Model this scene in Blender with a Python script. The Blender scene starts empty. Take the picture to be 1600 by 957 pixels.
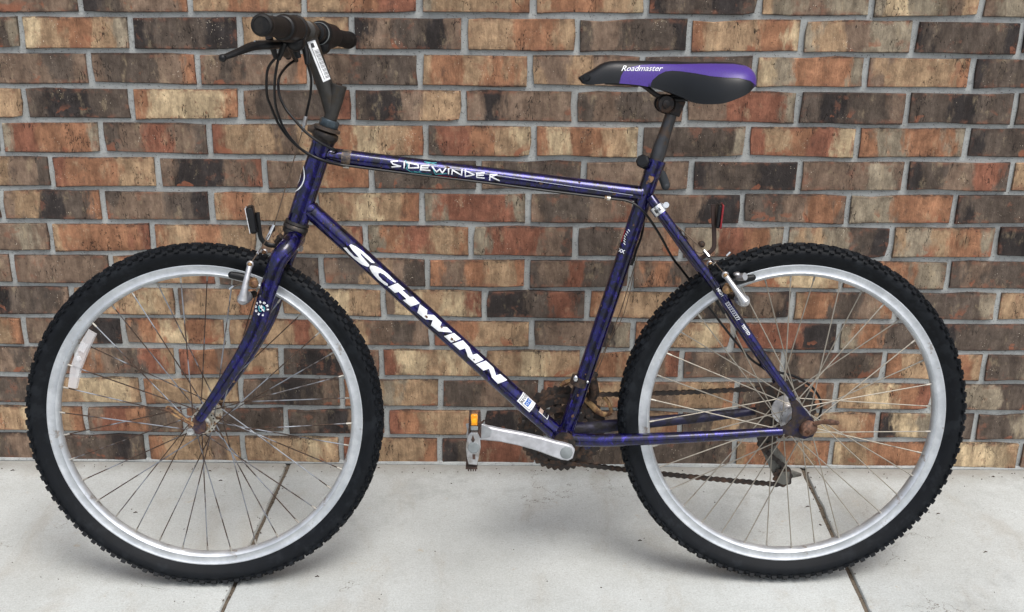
import bpy, bmesh, math, random
from mathutils import Vector, Matrix
random.seed(7)
S = bpy.context.scene
COL = S.collection
R = math.radians
# ---------------------------------------------------------------- camera, sky, sun, exposure
CAM = {'H': 1.27273293,'D': 2.32488257,'th': 0.365232321,'roll': 0.00291300155,'yaw': 0.0129062421,'f': 1815.98}
cam_d = bpy.data.cameras.new('camera'); cam = bpy.data.objects.new('camera', cam_d); COL.objects.link(cam)
cam_d.sensor_width = 36.0; cam_d.lens = CAM['f']/1600*36; cam_d.clip_start = 0.05; cam_d.clip_end = 500
cam.matrix_world = (Matrix.Translation((0, -CAM['D'], CAM['H'])) @ Matrix.Rotation(CAM['yaw'], 4, 'Z')
    @ Matrix.Rotation(math.pi/2-CAM['th'], 4, 'X') @ Matrix.Rotation(CAM['roll'], 4, 'Z'))
S.camera = cam
SUN_EL, SUN_AZ = R(62), R(150)      # high behind the photographer's right shoulder; azimuth clockwise from +Y
w = bpy.data.worlds.new('World'); S.world = w; w.use_nodes = True
nt = w.node_tree; nt.nodes.clear()
sky = nt.nodes.new('ShaderNodeTexSky'); sky.sky_type = 'NISHITA'; sky.sun_disc = False
sky.sun_elevation = SUN_EL; sky.sun_rotation = SUN_AZ; sky.dust_density = 4.0; sky.air_density = 1.0
hs = nt.nodes.new('ShaderNodeHueSaturation'); hs.inputs['Saturation'].default_value = 0.50
bg = nt.nodes.new('ShaderNodeBackground'); bg.inputs[1].default_value = 0.14
wo = nt.nodes.new('ShaderNodeOutputWorld')
nt.links.new(sky.outputs[0], hs.inputs['Color']); nt.links.new(hs.outputs[0], bg.inputs[0]); nt.links.new(bg.outputs[0], wo.inputs[0])
sd = bpy.data.lights.new('sun', 'SUN'); sd.energy = 1.3; sd.angle = R(28); sd.color = (1.0, 0.965, 0.92)
sun = bpy.data.objects.new('sun', sd); COL.objects.link(sun)
sdir = Vector((math.sin(SUN_AZ)*math.cos(SUN_EL), math.cos(SUN_AZ)*math.cos(SUN_EL), math.sin(SUN_EL)))
sun.rotation_euler = sdir.to_track_quat('Z', 'Y').to_euler()
S.view_settings.view_transform = 'Standard'; S.view_settings.look = 'None'
S.view_settings.exposure = 0.48; S.view_settings.gamma = 1.0
S.render.resolution_x = 1024; S.render.resolution_y = 612

# ---------------------------------------------------------------- colours and node helpers
def lin(c):
    return tuple(((v/255)/12.92 if v/255 <= .04045 else ((v/255+.055)/1.055)**2.4) for v in c)
class N:
    def __init__(s, name):
        s.m = bpy.data.materials.new(name); s.m.use_nodes = True; s.t = s.m.node_tree
        s.b = s.t.nodes['Principled BSDF']
    def n(s, typ, ins=None, **kw):
        q = s.t.nodes.new(typ)
        for k, v in kw.items(): setattr(q, k, v)
        for k, v in (ins or {}).items(): s.set(q.inputs[k], v)
        return q
    def set(s, inp, v):
        if isinstance(v, bpy.types.NodeSocket): s.t.links.new(v, inp)
        else:
            if inp.type == 'RGBA' and len(v) == 3: v = (*v, 1)
            inp.default_value = v
    def P(s, **kw):
        for k, v in kw.items(): s.set(s.b.inputs[k.replace('_', ' ')], v)
    def noise(s, vec, scale=5, detail=3, rough=.55, dist=0):
        return s.n('ShaderNodeTexNoise', {'Vector': vec, 'Scale': scale, 'Detail': detail, 'Roughness': rough, 'Distortion': dist}).outputs[0]
    def rng(s, v, a, b, c=0., d=1., smooth=True):
        return s.n('ShaderNodeMapRange', {0: v, 1: a, 2: b, 3: c, 4: d}, interpolation_type='SMOOTHSTEP' if smooth else 'LINEAR').outputs[0]
    def mix(s, f, a, b, mode='MIX'):
        q = s.n('ShaderNodeMix', data_type='RGBA', blend_type=mode)
        s.set(q.inputs[0], f); s.set(q.inputs[6], a); s.set(q.inputs[7], b); return q.outputs[2]
    def math(s, op, a, b=0., c=0.):
        return s.n('ShaderNodeMath', {0: a, 1: b, 2: c}, operation=op).outputs[0]
    def map(s, vec, scale=(1, 1, 1), loc=(0, 0, 0), rot=(0, 0, 0)):
        return s.n('ShaderNodeMapping', {'Vector': vec, 'Scale': scale, 'Location': loc, 'Rotation': rot}).outputs[0]
    def obj(s): return s.n('ShaderNodeTexCoord').outputs['Object']
    def bump(s, h, strength=.3, dist=.001):
        s.set(s.b.inputs['Normal'], s.n('ShaderNodeBump', {'Height': h, 'Strength': strength, 'Distance': dist}).outputs[0])

def simple(name, col, rough=.5, metal=0., spec=.5, coat=0., dirt=None, dscale=40, damt=.5, bump=0., bscale=200, **kw):
    a = N(name); o = a.obj()
    c = a.mix(a.rng(a.noise(o, 60, 4), .3, .7), tuple(v*.82 for v in col), tuple(min(1, v*1.12) for v in col))
    if dirt: c = a.mix(a.math('MULTIPLY', a.rng(a.noise(o, dscale, 5, .65), .5, .62), damt), c, dirt)
    a.P(Base_Color=c, Roughness=rough, Metallic=metal, Coat_Weight=coat, **kw)
    a.b.inputs['Specular IOR Level'].default_value = spec
    if bump: a.bump(a.noise(o, bscale, 4), bump, .0006)
    return a.m

PAL = {'K': lin((53, 48, 47)), 'D': lin((89, 78, 69)), 'B': lin((122, 102, 85)), 'G': lin((142, 131, 111)),
       'T': lin((160, 132, 99)), 'L': lin((184, 163, 127)), 'O': lin((150, 104, 71)), 'R': lin((132, 82, 59))}

def brick_material(name, per_object=True):
    a = N(name); o = a.obj()
    rnd = a.n('ShaderNodeObjectInfo').outputs['Random'] if per_object else 0.37
    off = a.n('ShaderNodeCombineXYZ', {0: a.math('MULTIPLY', rnd, 37.), 1: a.math('MULTIPLY', rnd, 11.), 2: a.math('MULTIPLY', rnd, 53.)}).outputs[0]
    p = a.n('ShaderNodeVectorMath', {0: o, 1: off}, operation='ADD').outputs[0]
    sx = a.n('ShaderNodeSeparateXYZ', {0: o})
    if per_object:
        wv = a.noise(a.map(p, (1, 1, .38)), 34, 4, .6)
        t = a.math('ADD', a.math('MULTIPLY', sx.outputs[0], 4/.205), 2.0)
        t = a.math('ADD', t, a.math('MULTIPLY', a.math('SUBTRACT', wv, .5), 2.6))
        at = [a.n('ShaderNodeAttribute', attribute_type='OBJECT', attribute_name='tone%d' % i).outputs['Color'] for i in range(5)]
        c = at[0]
        for i in range(1, 5): c = a.mix(a.rng(t, i-.72, i-.28), c, at[i])
    else:
        c = a.n('ShaderNodeAttribute', attribute_type='GEOMETRY', attribute_name='tone').outputs['Color']
    # drag-texture streaks running up the face, and clouding
    st = a.noise(a.map(p, (1, 1, .30)), 330, 5, .72)
    c = a.mix(.42, c, a.mix(a.rng(st, .28, .74), (.58, .56, .56), (1.36, 1.35, 1.32)), 'MULTIPLY')
    st2 = a.noise(a.map(p, (1, 1, .26)), 62, 4, .58)
    c = a.mix(.75, c, a.mix(a.rng(st2, .32, .68), (.66, .62, .60), (1.28, 1.27, 1.25)), 'MULTIPLY')
    cl = a.noise(a.map(p, (1, 1, 1), (3, 5, 1)), 26, 6, .72, .5)
    c = a.mix(.75, c, a.mix(a.rng(cl, .32, .68), (.62, .60, .60), (1.30, 1.29, 1.27)), 'MULTIPLY')
    # flashed patches: pale cream, rust and charcoal
    c = a.mix(a.math('MULTIPLY', a.rng(a.noise(a.map(p, (1, 1, .5)), 40, 6, .7), .55, .74), .42), c, PAL['L'])
    q2 = a.n('ShaderNodeVectorMath', {0: p, 1: (5.3, 2.1, 9.7)}, operation='ADD').outputs[0]
    c = a.mix(a.math('MULTIPLY', a.rng(a.noise(a.map(q2, (1, 1, .9)), 26, 6, .66), .585, .68), .50), c, PAL['R'])
    q3 = a.n('ShaderNodeVectorMath', {0: p, 1: (-7.3, 3.1, 1.7)}, operation='ADD').outputs[0]
    c = a.mix(a.math('MULTIPLY', a.rng(a.noise(a.map(q3, (1, 1, .6)), 36, 6, .72), .56, .74), .58), c, PAL['K'])
    # one glaze-free chip of bright clay on some bricks
    if per_object:
        q4 = a.n('ShaderNodeVectorMath', {0: p, 1: (17.3, 13.1, 11.7)}, operation='ADD').outputs[0]
        low = a.rng(sx.outputs[2], .004, -.026)
        c = a.mix(a.math('MULTIPLY', a.math('MULTIPLY', a.rng(a.noise(q4, 21, 3, .5, .3), .635, .66), low), .75), c, lin((146, 82, 50)))
    # rusty or burnt rim along the arrises, then a thin dark outline
    if per_object:
        ez = a.rng(a.math('ABSOLUTE', sx.outputs[2]), .0185, .0295)
        exx = a.rng(a.math('ABSOLUTE', sx.outputs[0]), .091, .1025)
        em = a.math('MAXIMUM', ez, exx)
        em = a.math('MULTIPLY', em, a.rng(a.noise(p, 48, 5, .7), .44, .60))
        c = a.mix(a.math('MULTIPLY', em, .60), c, a.mix(a.rng(a.noise(q2, 25, 2), .45, .55), PAL['R'], lin((62, 46, 40))))
        eb = a.math('MAXIMUM', a.rng(a.math('ABSOLUTE', sx.outputs[2]), .0272, .0302), a.rng(a.math('ABSOLUTE', sx.outputs[0]), .1005, .1038))  # outline mask: shadow of the joint gap painted into the colour, with dirt
        c = a.mix(a.math('MULTIPLY', eb, a.rng(a.noise(p, 130, 3), .35, .6, .25, .85)), c, lin((48, 38, 34)))
    # pits and lime specks
    vo = a.n('ShaderNodeTexVoronoi', {'Vector': a.map(p, (1, 1, .55)), 'Scale': 270}).outputs['Distance']
    vm = a.math('MULTIPLY', a.rng(vo, .20, .09), a.rng(a.noise(q2, 22, 4, .6), .55, .68))
    c = a.mix(a.math('MULTIPLY', vm, .85), c, lin((222, 208, 186)))
    vo2 = a.n('ShaderNodeTexVoronoi', {'Vector': a.map(q3, (1, 1, .7)), 'Scale': 170}).outputs['Distance']
    vm2 = a.math('MULTIPLY', a.rng(vo2, .20, .09), a.rng(a.noise(q3, 40, 3), .50, .60))
    c = a.mix(a.math('MULTIPLY', vm2, .8), c, lin((38, 32, 30)))
    # a few hairline kiln cracks
    ck = a.math('ABSOLUTE', a.math('SUBTRACT', a.noise(a.map(q2, (1, 1, .25)), 24, 4, .7), .5))
    cm = a.math('MULTIPLY', a.rng(ck, .008, .0), a.rng(a.noise(q3, 16, 2), .52, .58))
    c = a.mix(a.math('MULTIPLY', cm, .9), c, lin((30, 25, 23)))
    h = a.math('ADD', a.math('MULTIPLY', st, .6), a.math('MULTIPLY', a.noise(p, 160, 5, .7), .9))
    h = a.math('SUBTRACT', h, a.math('MULTIPLY', a.math('ADD', vm2, cm), .8))
    c = a.n('ShaderNodeHueSaturation', {'Color': c, 'Saturation': .90, 'Value': 1.0}).outputs[0]
    a.P(Base_Color=c, Roughness=.82); a.b.inputs['Specular IOR Level'].default_value = .3
    a.bump(h, .7, .0020)
    return a.m
M_brick = brick_material('fired_brick'); M_brick_far = brick_material('fired_brick_far', False)

a = N('mortar'); o = a.obj()
c = a.mix(a.rng(a.noise(o, 14, 5, .6), .3, .7), lin((154, 157, 156)), lin((176, 179, 177)))
c = a.mix(a.math('MULTIPLY', a.rng(a.noise(o, 90, 5, .7), .5, .68), .5), c, lin((122, 122, 120)))
sz = a.n('ShaderNodeSeparateXYZ', {0: o}).outputs[2]
c = a.mix(a.math('MULTIPLY', a.rng(a.noise(o, 320, 2), .64, .69), .7), c, lin((60, 55, 52)))
c = a.mix(a.math('MULTIPLY', a.rng(a.noise(a.map(o, (1, 1, 1), (9, 0, 4)), 6, 5, .7), .52, .68), .45), c, lin((126, 122, 114)))
a.P(Base_Color=c, Roughness=.95); a.bump(a.math('ADD', a.noise(o, 380, 4, .7), a.math('MULTIPLY', a.noise(o, 60, 3), 1.5)), .6, .0014); M_mortar = a.m

a = N('broom_finished_concrete'); o = a.obj()
c = a.mix(a.rng(a.noise(o, 2.6, 6, .62), .3, .7), lin((172, 176, 174)), lin((191, 196, 195)))
c = a.mix(a.math('MULTIPLY', a.rng(a.noise(a.map(o, (1, .45, 1)), 9, 6, .68, .6), .50, .68), .35), c, lin((152, 143, 129)))
c = a.mix(a.math('MULTIPLY', a.rng(a.noise(o, 620, 4, .75), .40, .66), .55), c, lin((202, 204, 200)))
c = a.mix(a.math('MULTIPLY', a.rng(a.noise(a.map(o, (1, 1, 1), (4, 4, 0)), 480, 4, .75), .52, .68), .45), c, lin((126, 124, 118)))
c = a.mix(a.math('MULTIPLY', a.rng(a.noise(a.map(o, (1, 1, 1), (2, 8, 0)), 5.5, 5, .7), .55, .70), .40), c, lin((148, 150, 148)))
c = a.mix(a.math('MULTIPLY', a.rng(a.noise(a.map(o, (.25, 1, 1)), 420, 2, .6), .58, .72), .5), c, lin((138, 132, 124)))
vo = a.n('ShaderNodeTexVoronoi', {'Vector': o, 'Scale': 60}).outputs['Distance']
c = a.mix(a.math('MULTIPLY', a.math('MULTIPLY', a.rng(vo, .09, .04), a.rng(a.noise(o, 9, 3), .50, .60)), .9), c, lin((96, 88, 80)))
c = a.mix(a.math('MULTIPLY', a.rng(a.noise(o, 16, 5, .75), .63, .72), .45), c, lin((170, 148, 112)))
c = a.mix(.55, c, a.mix(a.rng(a.noise(a.map(o, (1, 1, 1), (1, 3, 0)), 42, 6, .78), .34, .66), (.93, .925, .92), (1.05, 1.05, 1.05)), 'MULTIPLY')
c = a.mix(.70, c, a.mix(a.rng(a.noise(a.map(o, (1, 1, 1), (6, 3, 0)), 260, 3, .8), .34, .66), (.86, .855, .85), (1.12, 1.12, 1.12)), 'MULTIPLY')
hl = a.math('ABSOLUTE', a.math('SUBTRACT', a.noise(a.map(o, (1, 1, 1), (2, 5, 0)), 2.2, 7, .62), .5))
c = a.mix(a.math('MULTIPLY', a.rng(hl, .0022, .0), a.rng(a.noise(o, 3.5, 2), .54, .60)), c, lin((118, 112, 104)))
# damp grime gathered in the angle at the foot of the wall
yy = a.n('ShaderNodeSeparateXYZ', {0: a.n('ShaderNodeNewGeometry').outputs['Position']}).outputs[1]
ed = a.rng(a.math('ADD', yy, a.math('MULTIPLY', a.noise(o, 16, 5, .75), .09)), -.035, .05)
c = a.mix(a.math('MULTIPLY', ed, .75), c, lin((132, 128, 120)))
a.P(Base_Color=c, Roughness=.9); a.b.inputs['Specular IOR Level'].default_value = .3
a.bump(a.math('ADD', a.noise(a.map(o, (.3, 1, 1)), 520, 4, .7), a.math('MULTIPLY', a.noise(o, 40, 4), .8)), .35, .0012); M_conc = a.m

M_joint = simple('joint_dirt', lin((104, 94, 82)), .95, dirt=lin((52, 45, 38)), dscale=120, damt=.9, bump=1., bscale=260)
M_ground = simple('asphalt', (.05, .05, .052), .95, bump=.5, bscale=90)
M_grit = simple('plant_scraps', lin((66, 52, 40)), .9)

def paint():
    a = N('blue_violet_marbled_paint'); o = a.obj()
    v1 = a.noise(a.map(o, (1, 1, .8), (0, 0, 0), (0, .5, 0)), 38, 5, .72, 1.2)
    v2 = a.noise(a.map(o, (1, 1, .5), (3, 1, 0), (0, .6, 0)), 150, 4, .7, .8)
    c = a.mix(a.rng(v1, .38, .62), (.0018, .0018, .008), (.0068, .0062, .118))
    c = a.mix(a.math('MULTIPLY', a.rng(v2, .54, .70), .75), c, (.046, .030, .40))
    c = a.mix(a.math('MULTIPLY', a.rng(a.noise(a.map(o, (1, 1, 1), (7, 2, 5)), 60, 4, .7), .49, .60), .85), c, (.004, .004, .012))
    c = a.mix(a.rng(a.noise(a.map(o, (1, 1, 1), (1, 9, 4)), 55, 6, .8), .655, .70), c, (.16, .09, .045))
    a.P(Base_Color=c, Roughness=.27, Metallic=.66, Coat_Weight=.75, Coat_Roughness=.03)
    a.bump(a.noise(o, 300, 3), .05, .0004)
    return a.m
M_paint = paint()
M_tyre = simple('black_rubber', (.0034, .0048, .0070), .60, spec=.20, dirt=(.014, .017, .021), dscale=34, damt=.5, bump=.3, bscale=300)
a = N('brushed_alloy_rim'); o = a.obj()
c = a.mix(a.rng(a.noise(o, 26, 5, .7), .35, .7), (.50, .53, .56), (.66, .69, .72))
c = a.mix(a.math('MULTIPLY', a.rng(a.noise(o, 17, 5, .75), .60, .68), .6), c, (.20, .13, .07))
a.P(Base_Color=c, Roughness=a.rng(a.noise(o, 60, 3), .3, .7, .34, .5), Metallic=.62); M_rim = a.m
def rusty(name, clean, rust, lo, hi, rough=.4, metal=.9, sc=30):
    a = N(name); o = a.obj()
    rn = a.n('ShaderNodeObjectInfo').outputs['Random']
    of = a.n('ShaderNodeCombineXYZ', {0: a.math('MULTIPLY', rn, 9.)}).outputs[0]
    v = a.n('ShaderNodeVectorMath', {0: o, 1: of}, operation='ADD').outputs[0]
    f = a.rng(a.noise(v, sc, 4, .65), lo, hi)
    c = a.mix(f, clean, a.mix(a.rng(a.noise(v, 160, 3), .4, .6), rust, tuple(x*.45 for x in rust)))
    a.P(Base_Color=c, Roughness=a.math('ADD', a.math('MULTIPLY', f, .35), rough), Metallic=a.math('MULTIPLY', a.math('SUBTRACT', 1., f), metal))
    return a.m
M_spoke_f = rusty('spoke_steel_rusting', (.24, .26, .29), (.060, .034, .022), .42, .52, .50, .5, 9)
M_spoke_r = rusty('spoke_steel_tarnished', (.30, .275, .23), (.15, .115, .08), .58, .75, .50, .45, 22)
M_nip = simple('dull_nipple', (.36, .34, .30), .5, .5, dirt=(.18, .10, .05), dscale=12)
M_chrome = simple('bright_steel', (.72, .73, .74), .25, 1.0)
M_hubr = rusty('tarnished_hub_steel', (.62, .60, .54), (.26, .15, .07), .48, .60, .3, .95, 60)
M_rust = rusty('rusted_brassy_steel', (.42, .27, .13), (.16, .075, .035), .40, .62, .38, .8, 60)
M_drive = rusty('oily_rusted_drivetrain', (.030, .026, .024), (.075, .042, .026), .42, .62, .5, .5, 60)
M_graph = simple('worn_graphite_steel', (.048, .046, .043), .46, .55, dirt=(.048, .037, .026), dscale=34, damt=.7, bump=.12, bscale=120)
M_post = simple('dark_steel_post', (.060, .062, .066), .36, .6, dirt=(.10, .058, .030), dscale=28, damt=.6)
M_blk = simple('black_plastic', (.0055, .006, .007), .42, spec=.35, bump=.1)
M_blkr = simple('black_grip_rubber', (.0055, .0055, .006), .58, spec=.3, dirt=(.022, .019, .016), dscale=50, damt=.5, bump=.4, bscale=500)
M_hous = simple('black_cable_housing', (.005, .005, .006), .3, spec=.35)
M_wire = simple('brown_brake_wire', (.12, .085, .06), .5, .4)
M_silv = simple('silver_painted_alloy', (.50, .51, .54), .40, .35, dirt=(.32, .33, .34), dscale=22, damt=.35)
M_castal = simple('cast_alloy', (.55, .55, .56), .36, .85, dirt=(.22, .19, .15), dscale=50, damt=.5)
M_cap = simple('grey_plastic_cap', (.19, .21, .215), .5)
M_white = simple('white_decal', (.80, .82, .84), .35)
M_teal = simple('teal_decal', (.06, .30, .34), .35)
M_redd = simple('red_decal', (.42, .03, .05), .4)
M_bluest = simple('blue_sticker_print', (.02, .12, .42), .35)
M_inkk = simple('black_print', (.02, .022, .026), .4)
M_bronze = simple('bronze_decal', (.36, .27, .22), .35)
M_amber = simple('amber_reflector', (.85, .32, .01), .22, coat=.5, Emission_Strength=0.0)
M_redref = simple('red_reflector', (.22, .008, .014), .25, coat=.6)
M_rail = simple('black_saddle_rail', (.018, .017, .017), .45, .5)
a = N('clear_reflector_plastic'); o = a.obj()
a.P(Base_Color=(.82, .82, .84), Roughness=.25, Transmission_Weight=.2, IOR=1.45)
a.b.inputs['Alpha'].default_value = .42
a.bump(a.n('ShaderNodeTexVoronoi', {'Vector': o, 'Scale': 420}).outputs['Distance'], .5, .0008); M_clear = a.m
a = N('saddle_vinyl'); o = a.obj()
c = a.n('ShaderNodeAttribute', attribute_type='GEOMETRY', attribute_name='panel').outputs['Color']
c = a.mix(a.math('MULTIPLY', a.rng(a.noise(o, 700, 2), .45, .7), .25), c, (.004, .004, .006))
a.P(Base_Color=c, Roughness=.40, Coat_Weight=.12, Coat_Roughness=.3); a.b.inputs['Specular IOR Level'].default_value = .38; a.bump(a.noise(o, 900, 2), .15, .0004); M_saddle = a.m

# ---------------------------------------------------------------- mesh helpers
class MB:
    def __init__(s): s.v = []; s.f = []; s.mi = []
    def add(s, v, f, mi=0):
        b = len(s.v); s.v += [tuple(q) for q in v]; s.f += [tuple(i+b for i in g) for g in f]; s.mi += [mi]*len(f); return s
    def tube(s, pts, r, n=12, mi=0, cap=True, sub=0, flat=1.0, fdir=None):
        pts = [Vector(p) for p in pts]
        rr = list(r) if hasattr(r, '__len__') else [r]*len(pts)
        if sub and len(pts) > 2:
            P2 = []; R2 = []
            for i in range(len(pts)-1):
                p0 = pts[max(i-1, 0)]; p1 = pts[i]; p2 = pts[i+1]; p3 = pts[min(i+2, len(pts)-1)]
                for k in range(sub):
                    t = k/sub
                    P2.append(.5*((2*p1)+(-p0+p2)*t+(2*p0-5*p1+4*p2-p3)*t*t+(-p0+3*p1-3*p2+p3)*t**3))
                    R2.append(rr[i]*(1-t)+rr[i+1]*t)
            P2.append(pts[-1]); R2.append(rr[-1]); pts, rr = P2, R2
        vs = []; fs = []; up = None
        for i, p in enumerate(pts):
            d = (pts[min(i+1, len(pts)-1)]-pts[max(i-1, 0)]).normalized()
            if up is None:
                up = Vector(fdir) if fdir else (Vector((0, 1, 0)) if abs(d.y) < .9 else Vector((0, 0, 1)))
            up = (up-d*up.dot(d)).normalized(); sd_ = d.cross(up)
            for k in range(n):
                an = 2*math.pi*k/n
                vs.append(p+(up*math.cos(an)*flat+sd_*math.sin(an))*rr[i])
        for i in range(len(pts)-1):
            for k in range(n):
                fs.append((i*n+k, i*n+(k+1) % n, (i+1)*n+(k+1) % n, (i+1)*n+k))
        if cap: fs.append(tuple(range(n))); fs.append(tuple(range(len(pts)*n-n, len(pts)*n)))
        return s.add(vs, fs, mi)
    def box(s, c, d, rot=None, mi=0, bev=0.0, taper=1.0):
        c = Vector(c); x, y, z = [q/2 for q in d]
        if bev:
            vs = []; b = bev
            for sx in (-1, 1):
                for sy in (-1, 1):
                    for sz in (-1, 1):
                        vs += [Vector((sx*(x-b), sy*(y-b), sz*z)), Vector((sx*(x-b), sy*y, sz*(z-b))), Vector((sx*x, sy*(y-b), sz*(z-b)))]
            bm = bmesh.new()
            for q in vs: bm.verts.new(q)
            bmesh.ops.convex_hull(bm, input=bm.verts); bm.verts.index_update()
            vv = [v.co.copy() for v in bm.verts]; ff = [tuple(v.index for v in f.verts) for f in bm.faces]; bm.free()
        else:
            vv = [Vector((sx*x, sy*y, sz*z)) for sx in (-1, 1) for sy in (-1, 1) for sz in (-1, 1)]
            ff = [(0, 1, 3, 2), (4, 6, 7, 5), (0, 4, 5, 1), (2, 3, 7, 6), (0, 2, 6, 4), (1, 5, 7, 3)]
        if taper != 1:
            vv = [Vector((q.x*(taper if q.z > 0 else 1), q.y*(taper if q.z > 0 else 1), q.z)) for q in vv]
        if rot is not None: vv = [rot @ q for q in vv]
        return s.add([c+q for q in vv], ff, mi)
    def lathe(s, prof, c, axis=(0, 1, 0), n=32, mi=0, closed=False, cap=True):
        c = Vector(c); ax = Vector(axis).normalized()
        e1 = ax.orthogonal().normalized(); e2 = ax.cross(e1); vs = []; fs = []; m = len(prof)
        for k in range(n):
            an = 2*math.pi*k/n; e = e1*math.cos(an)+e2*math.sin(an)
            vs += [c+e*r+ax*h for r, h in prof]
        for k in range(n):
            k2 = (k+1) % n
            for j in range(m if closed else m-1):
                j2 = (j+1) % m; fs.append((k*m+j, k*m+j2, k2*m+j2, k2*m+j))
        if cap and not closed:
            if prof[0][0] > 1e-6: fs.append(tuple(k*m for k in range(n)))
            if prof[-1][0] > 1e-6: fs.append(tuple(k*m+m-1 for k in range(n)))
        return s.add(vs, fs, mi)
    def prism(s, poly, y0, y1, mi=0, bev=0.0):
        n = len(poly); c = Vector((sum(p[0] for p in poly)/n, sum(p[1] for p in poly)/n))
        def ring(y, sh):
            out = []
            for i in range(n):
                p = Vector(poly[i]); a_ = Vector(poly[i-1]); b_ = Vector(poly[(i+1) % n])
                if sh:
                    e1 = (p-a_).normalized(); e2 = (b_-p).normalized()
                    nn = Vector((-(e1.y+e2.y), e1.x+e2.x))
                    if nn.length > 1e-6: nn.normalize()
                    area = sum(poly[k][0]*poly[(k+1) % n][1]-poly[(k+1) % n][0]*poly[k][1] for k in range(n))
                    p = p+nn*(sh if area > 0 else -sh)
                out.append((p.x, y, p.y))
            return out
        rings = [ring(y0, bev), ring(y0+bev, 0), ring(y1-bev, 0), ring(y1, bev)] if bev else [ring(y0, 0), ring(y1, 0)]
        vs = sum(rings, []); fs = []
        for j in range(len(rings)-1):
            for i in range(n): fs.append((j*n+i, j*n+(i+1) % n, (j+1)*n+(i+1) % n, (j+1)*n+i))
        fs.append(tuple(range(n))); fs.append(tuple(range(len(vs)-n, len(vs))))
        return s.add(vs, fs, mi)
    def ball(s, c, r, sc=(1, 1, 1), n=16, mi=0):
        prof = [(max(1e-5, r*math.sin(math.pi*i/(n//2))), -r*math.cos(math.pi*i/(n//2))) for i in range(n//2+1)]
        b = len(s.v); s.lathe(prof, (0, 0, 0), (0, 0, 1), n, mi)
        for i in range(b, len(s.v)): q = s.v[i]; s.v[i] = (q[0]*sc[0]+c[0], q[1]*sc[1]+c[1], q[2]*sc[2]+c[2])
        return s
    def mesh(s, name, mats, sharp=38, recalc=True):
        me = bpy.data.meshes.new(name); me.from_pydata(s.v, [], s.f)
        for m in (mats if isinstance(mats, (list, tuple)) else [mats]): me.materials.append(m)
        me.polygons.foreach_set('material_index', s.mi)
        if recalc:
            bm = bmesh.new(); bm.from_mesh(me); bmesh.ops.recalc_face_normals(bm, faces=bm.faces); bm.to_mesh(me); bm.free()
        me.polygons.foreach_set('use_smooth', [sharp > 0]*len(me.polygons))
        if sharp > 0: me.set_sharp_from_angle(angle=R(sharp))
        me.update(); return me
    def build(s, name, mats, parent=None, label=None, kind=None, sharp=38, loc=(0, 0, 0)):
        return link(name, s.mesh(name, mats, sharp), parent, label, kind, loc)
def link(name, me, parent=None, label=None, kind=None, loc=(0, 0, 0)):
    o = bpy.data.objects.new(name, me); COL.objects.link(o)
    if parent: o.parent = parent
    o.location = loc
    if label: o['label'] = label
    if kind: o['kind'] = kind
    return o
def tag(o, label=None, cat=None, group=None, kind=None):
    for k, v in (('label', label), ('category', cat), ('group', group), ('kind', kind)):
        if v: o[k] = v
def empty(name, loc=(0, 0, 0), parent=None):
    o = bpy.data.objects.new(name, None); COL.objects.link(o); o.parent = parent; o.location = loc; o.empty_display_size = .05; return o
def lerp(a, b, t): return Vector(a)*(1-t)+Vector(b)*t

# ---------------------------------------------------------------- ground, pavement
me = MB().box((0, 20, -.35), (400, 400, .1)).build('ground', M_ground); tag(me, 'dark asphalt ground beyond the concrete walk', kind='structure')
JL = ((-0.5352, -0.0353, 0.0), (-0.5492, -0.5624, 0.0)); JR = ((0.6266, -0.0222, 0.0), (0.626, -0.5396, 0.0))
def jx(j, y):
    (x0, y0, _), (x1, y1, _) = j; return x0+(x1-x0)*(y-y0)/(y1-y0)
step = jx(JR, 0)-jx(JL, 0)
pave = MB().box((0, -1.3, -.157), (9.0, 2.62, .30)).build('pavement', M_joint, sharp=0)
tag(pave, 'pale concrete walk along the foot of the brick wall', kind='structure')
DEPTH = -2.6
def edge(i, y):
    if i == 0: return jx(JL, y)
    if i == 1: return jx(JR, y)
    return jx(JL, 0)+step*i if i < 0 else jx(JR, 0)+step*(i-1)
def slab(i0, i1):
    rg = random.Random(i0*7+3); ys = [-.004-(abs(DEPTH)-.004)*k/64 for k in range(65)]
    g = .0040
    lft = [(edge(i0, y)+g+rg.uniform(-.0009, .0009)+(rg.random() < .12)*rg.uniform(0, .003), y) for y in ys]
    rgt = [(edge(i1, y)-g+rg.uniform(-.0009, .0009)-(rg.random() < .12)*rg.uniform(0, .003), y) for y in ys]
    m = MB(); vs = []; fs = []
    for (xl, y), (xr, _) in zip(lft, rgt):
        vs += [(xl, y, -.03), (xl, y, -.0045), (xl+.0016, y, -.0015), (xl+.005, y, 0), (xr-.005, y, 0), (xr-.0016, y, -.0015), (xr, y, -.0045), (xr, y, -.03)]
    for k in range(64):
        for j in range(7): fs.append((k*8+j, k*8+j+1, k*8+8+j+1, k*8+8+j))
    fs += [tuple(range(8)), tuple(range(64*8, 65*8))]
    m.add(vs, fs); return m.build('concrete_slab', M_conc, pave)
for i in range(-3, 4): slab(i, i+1)
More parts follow.
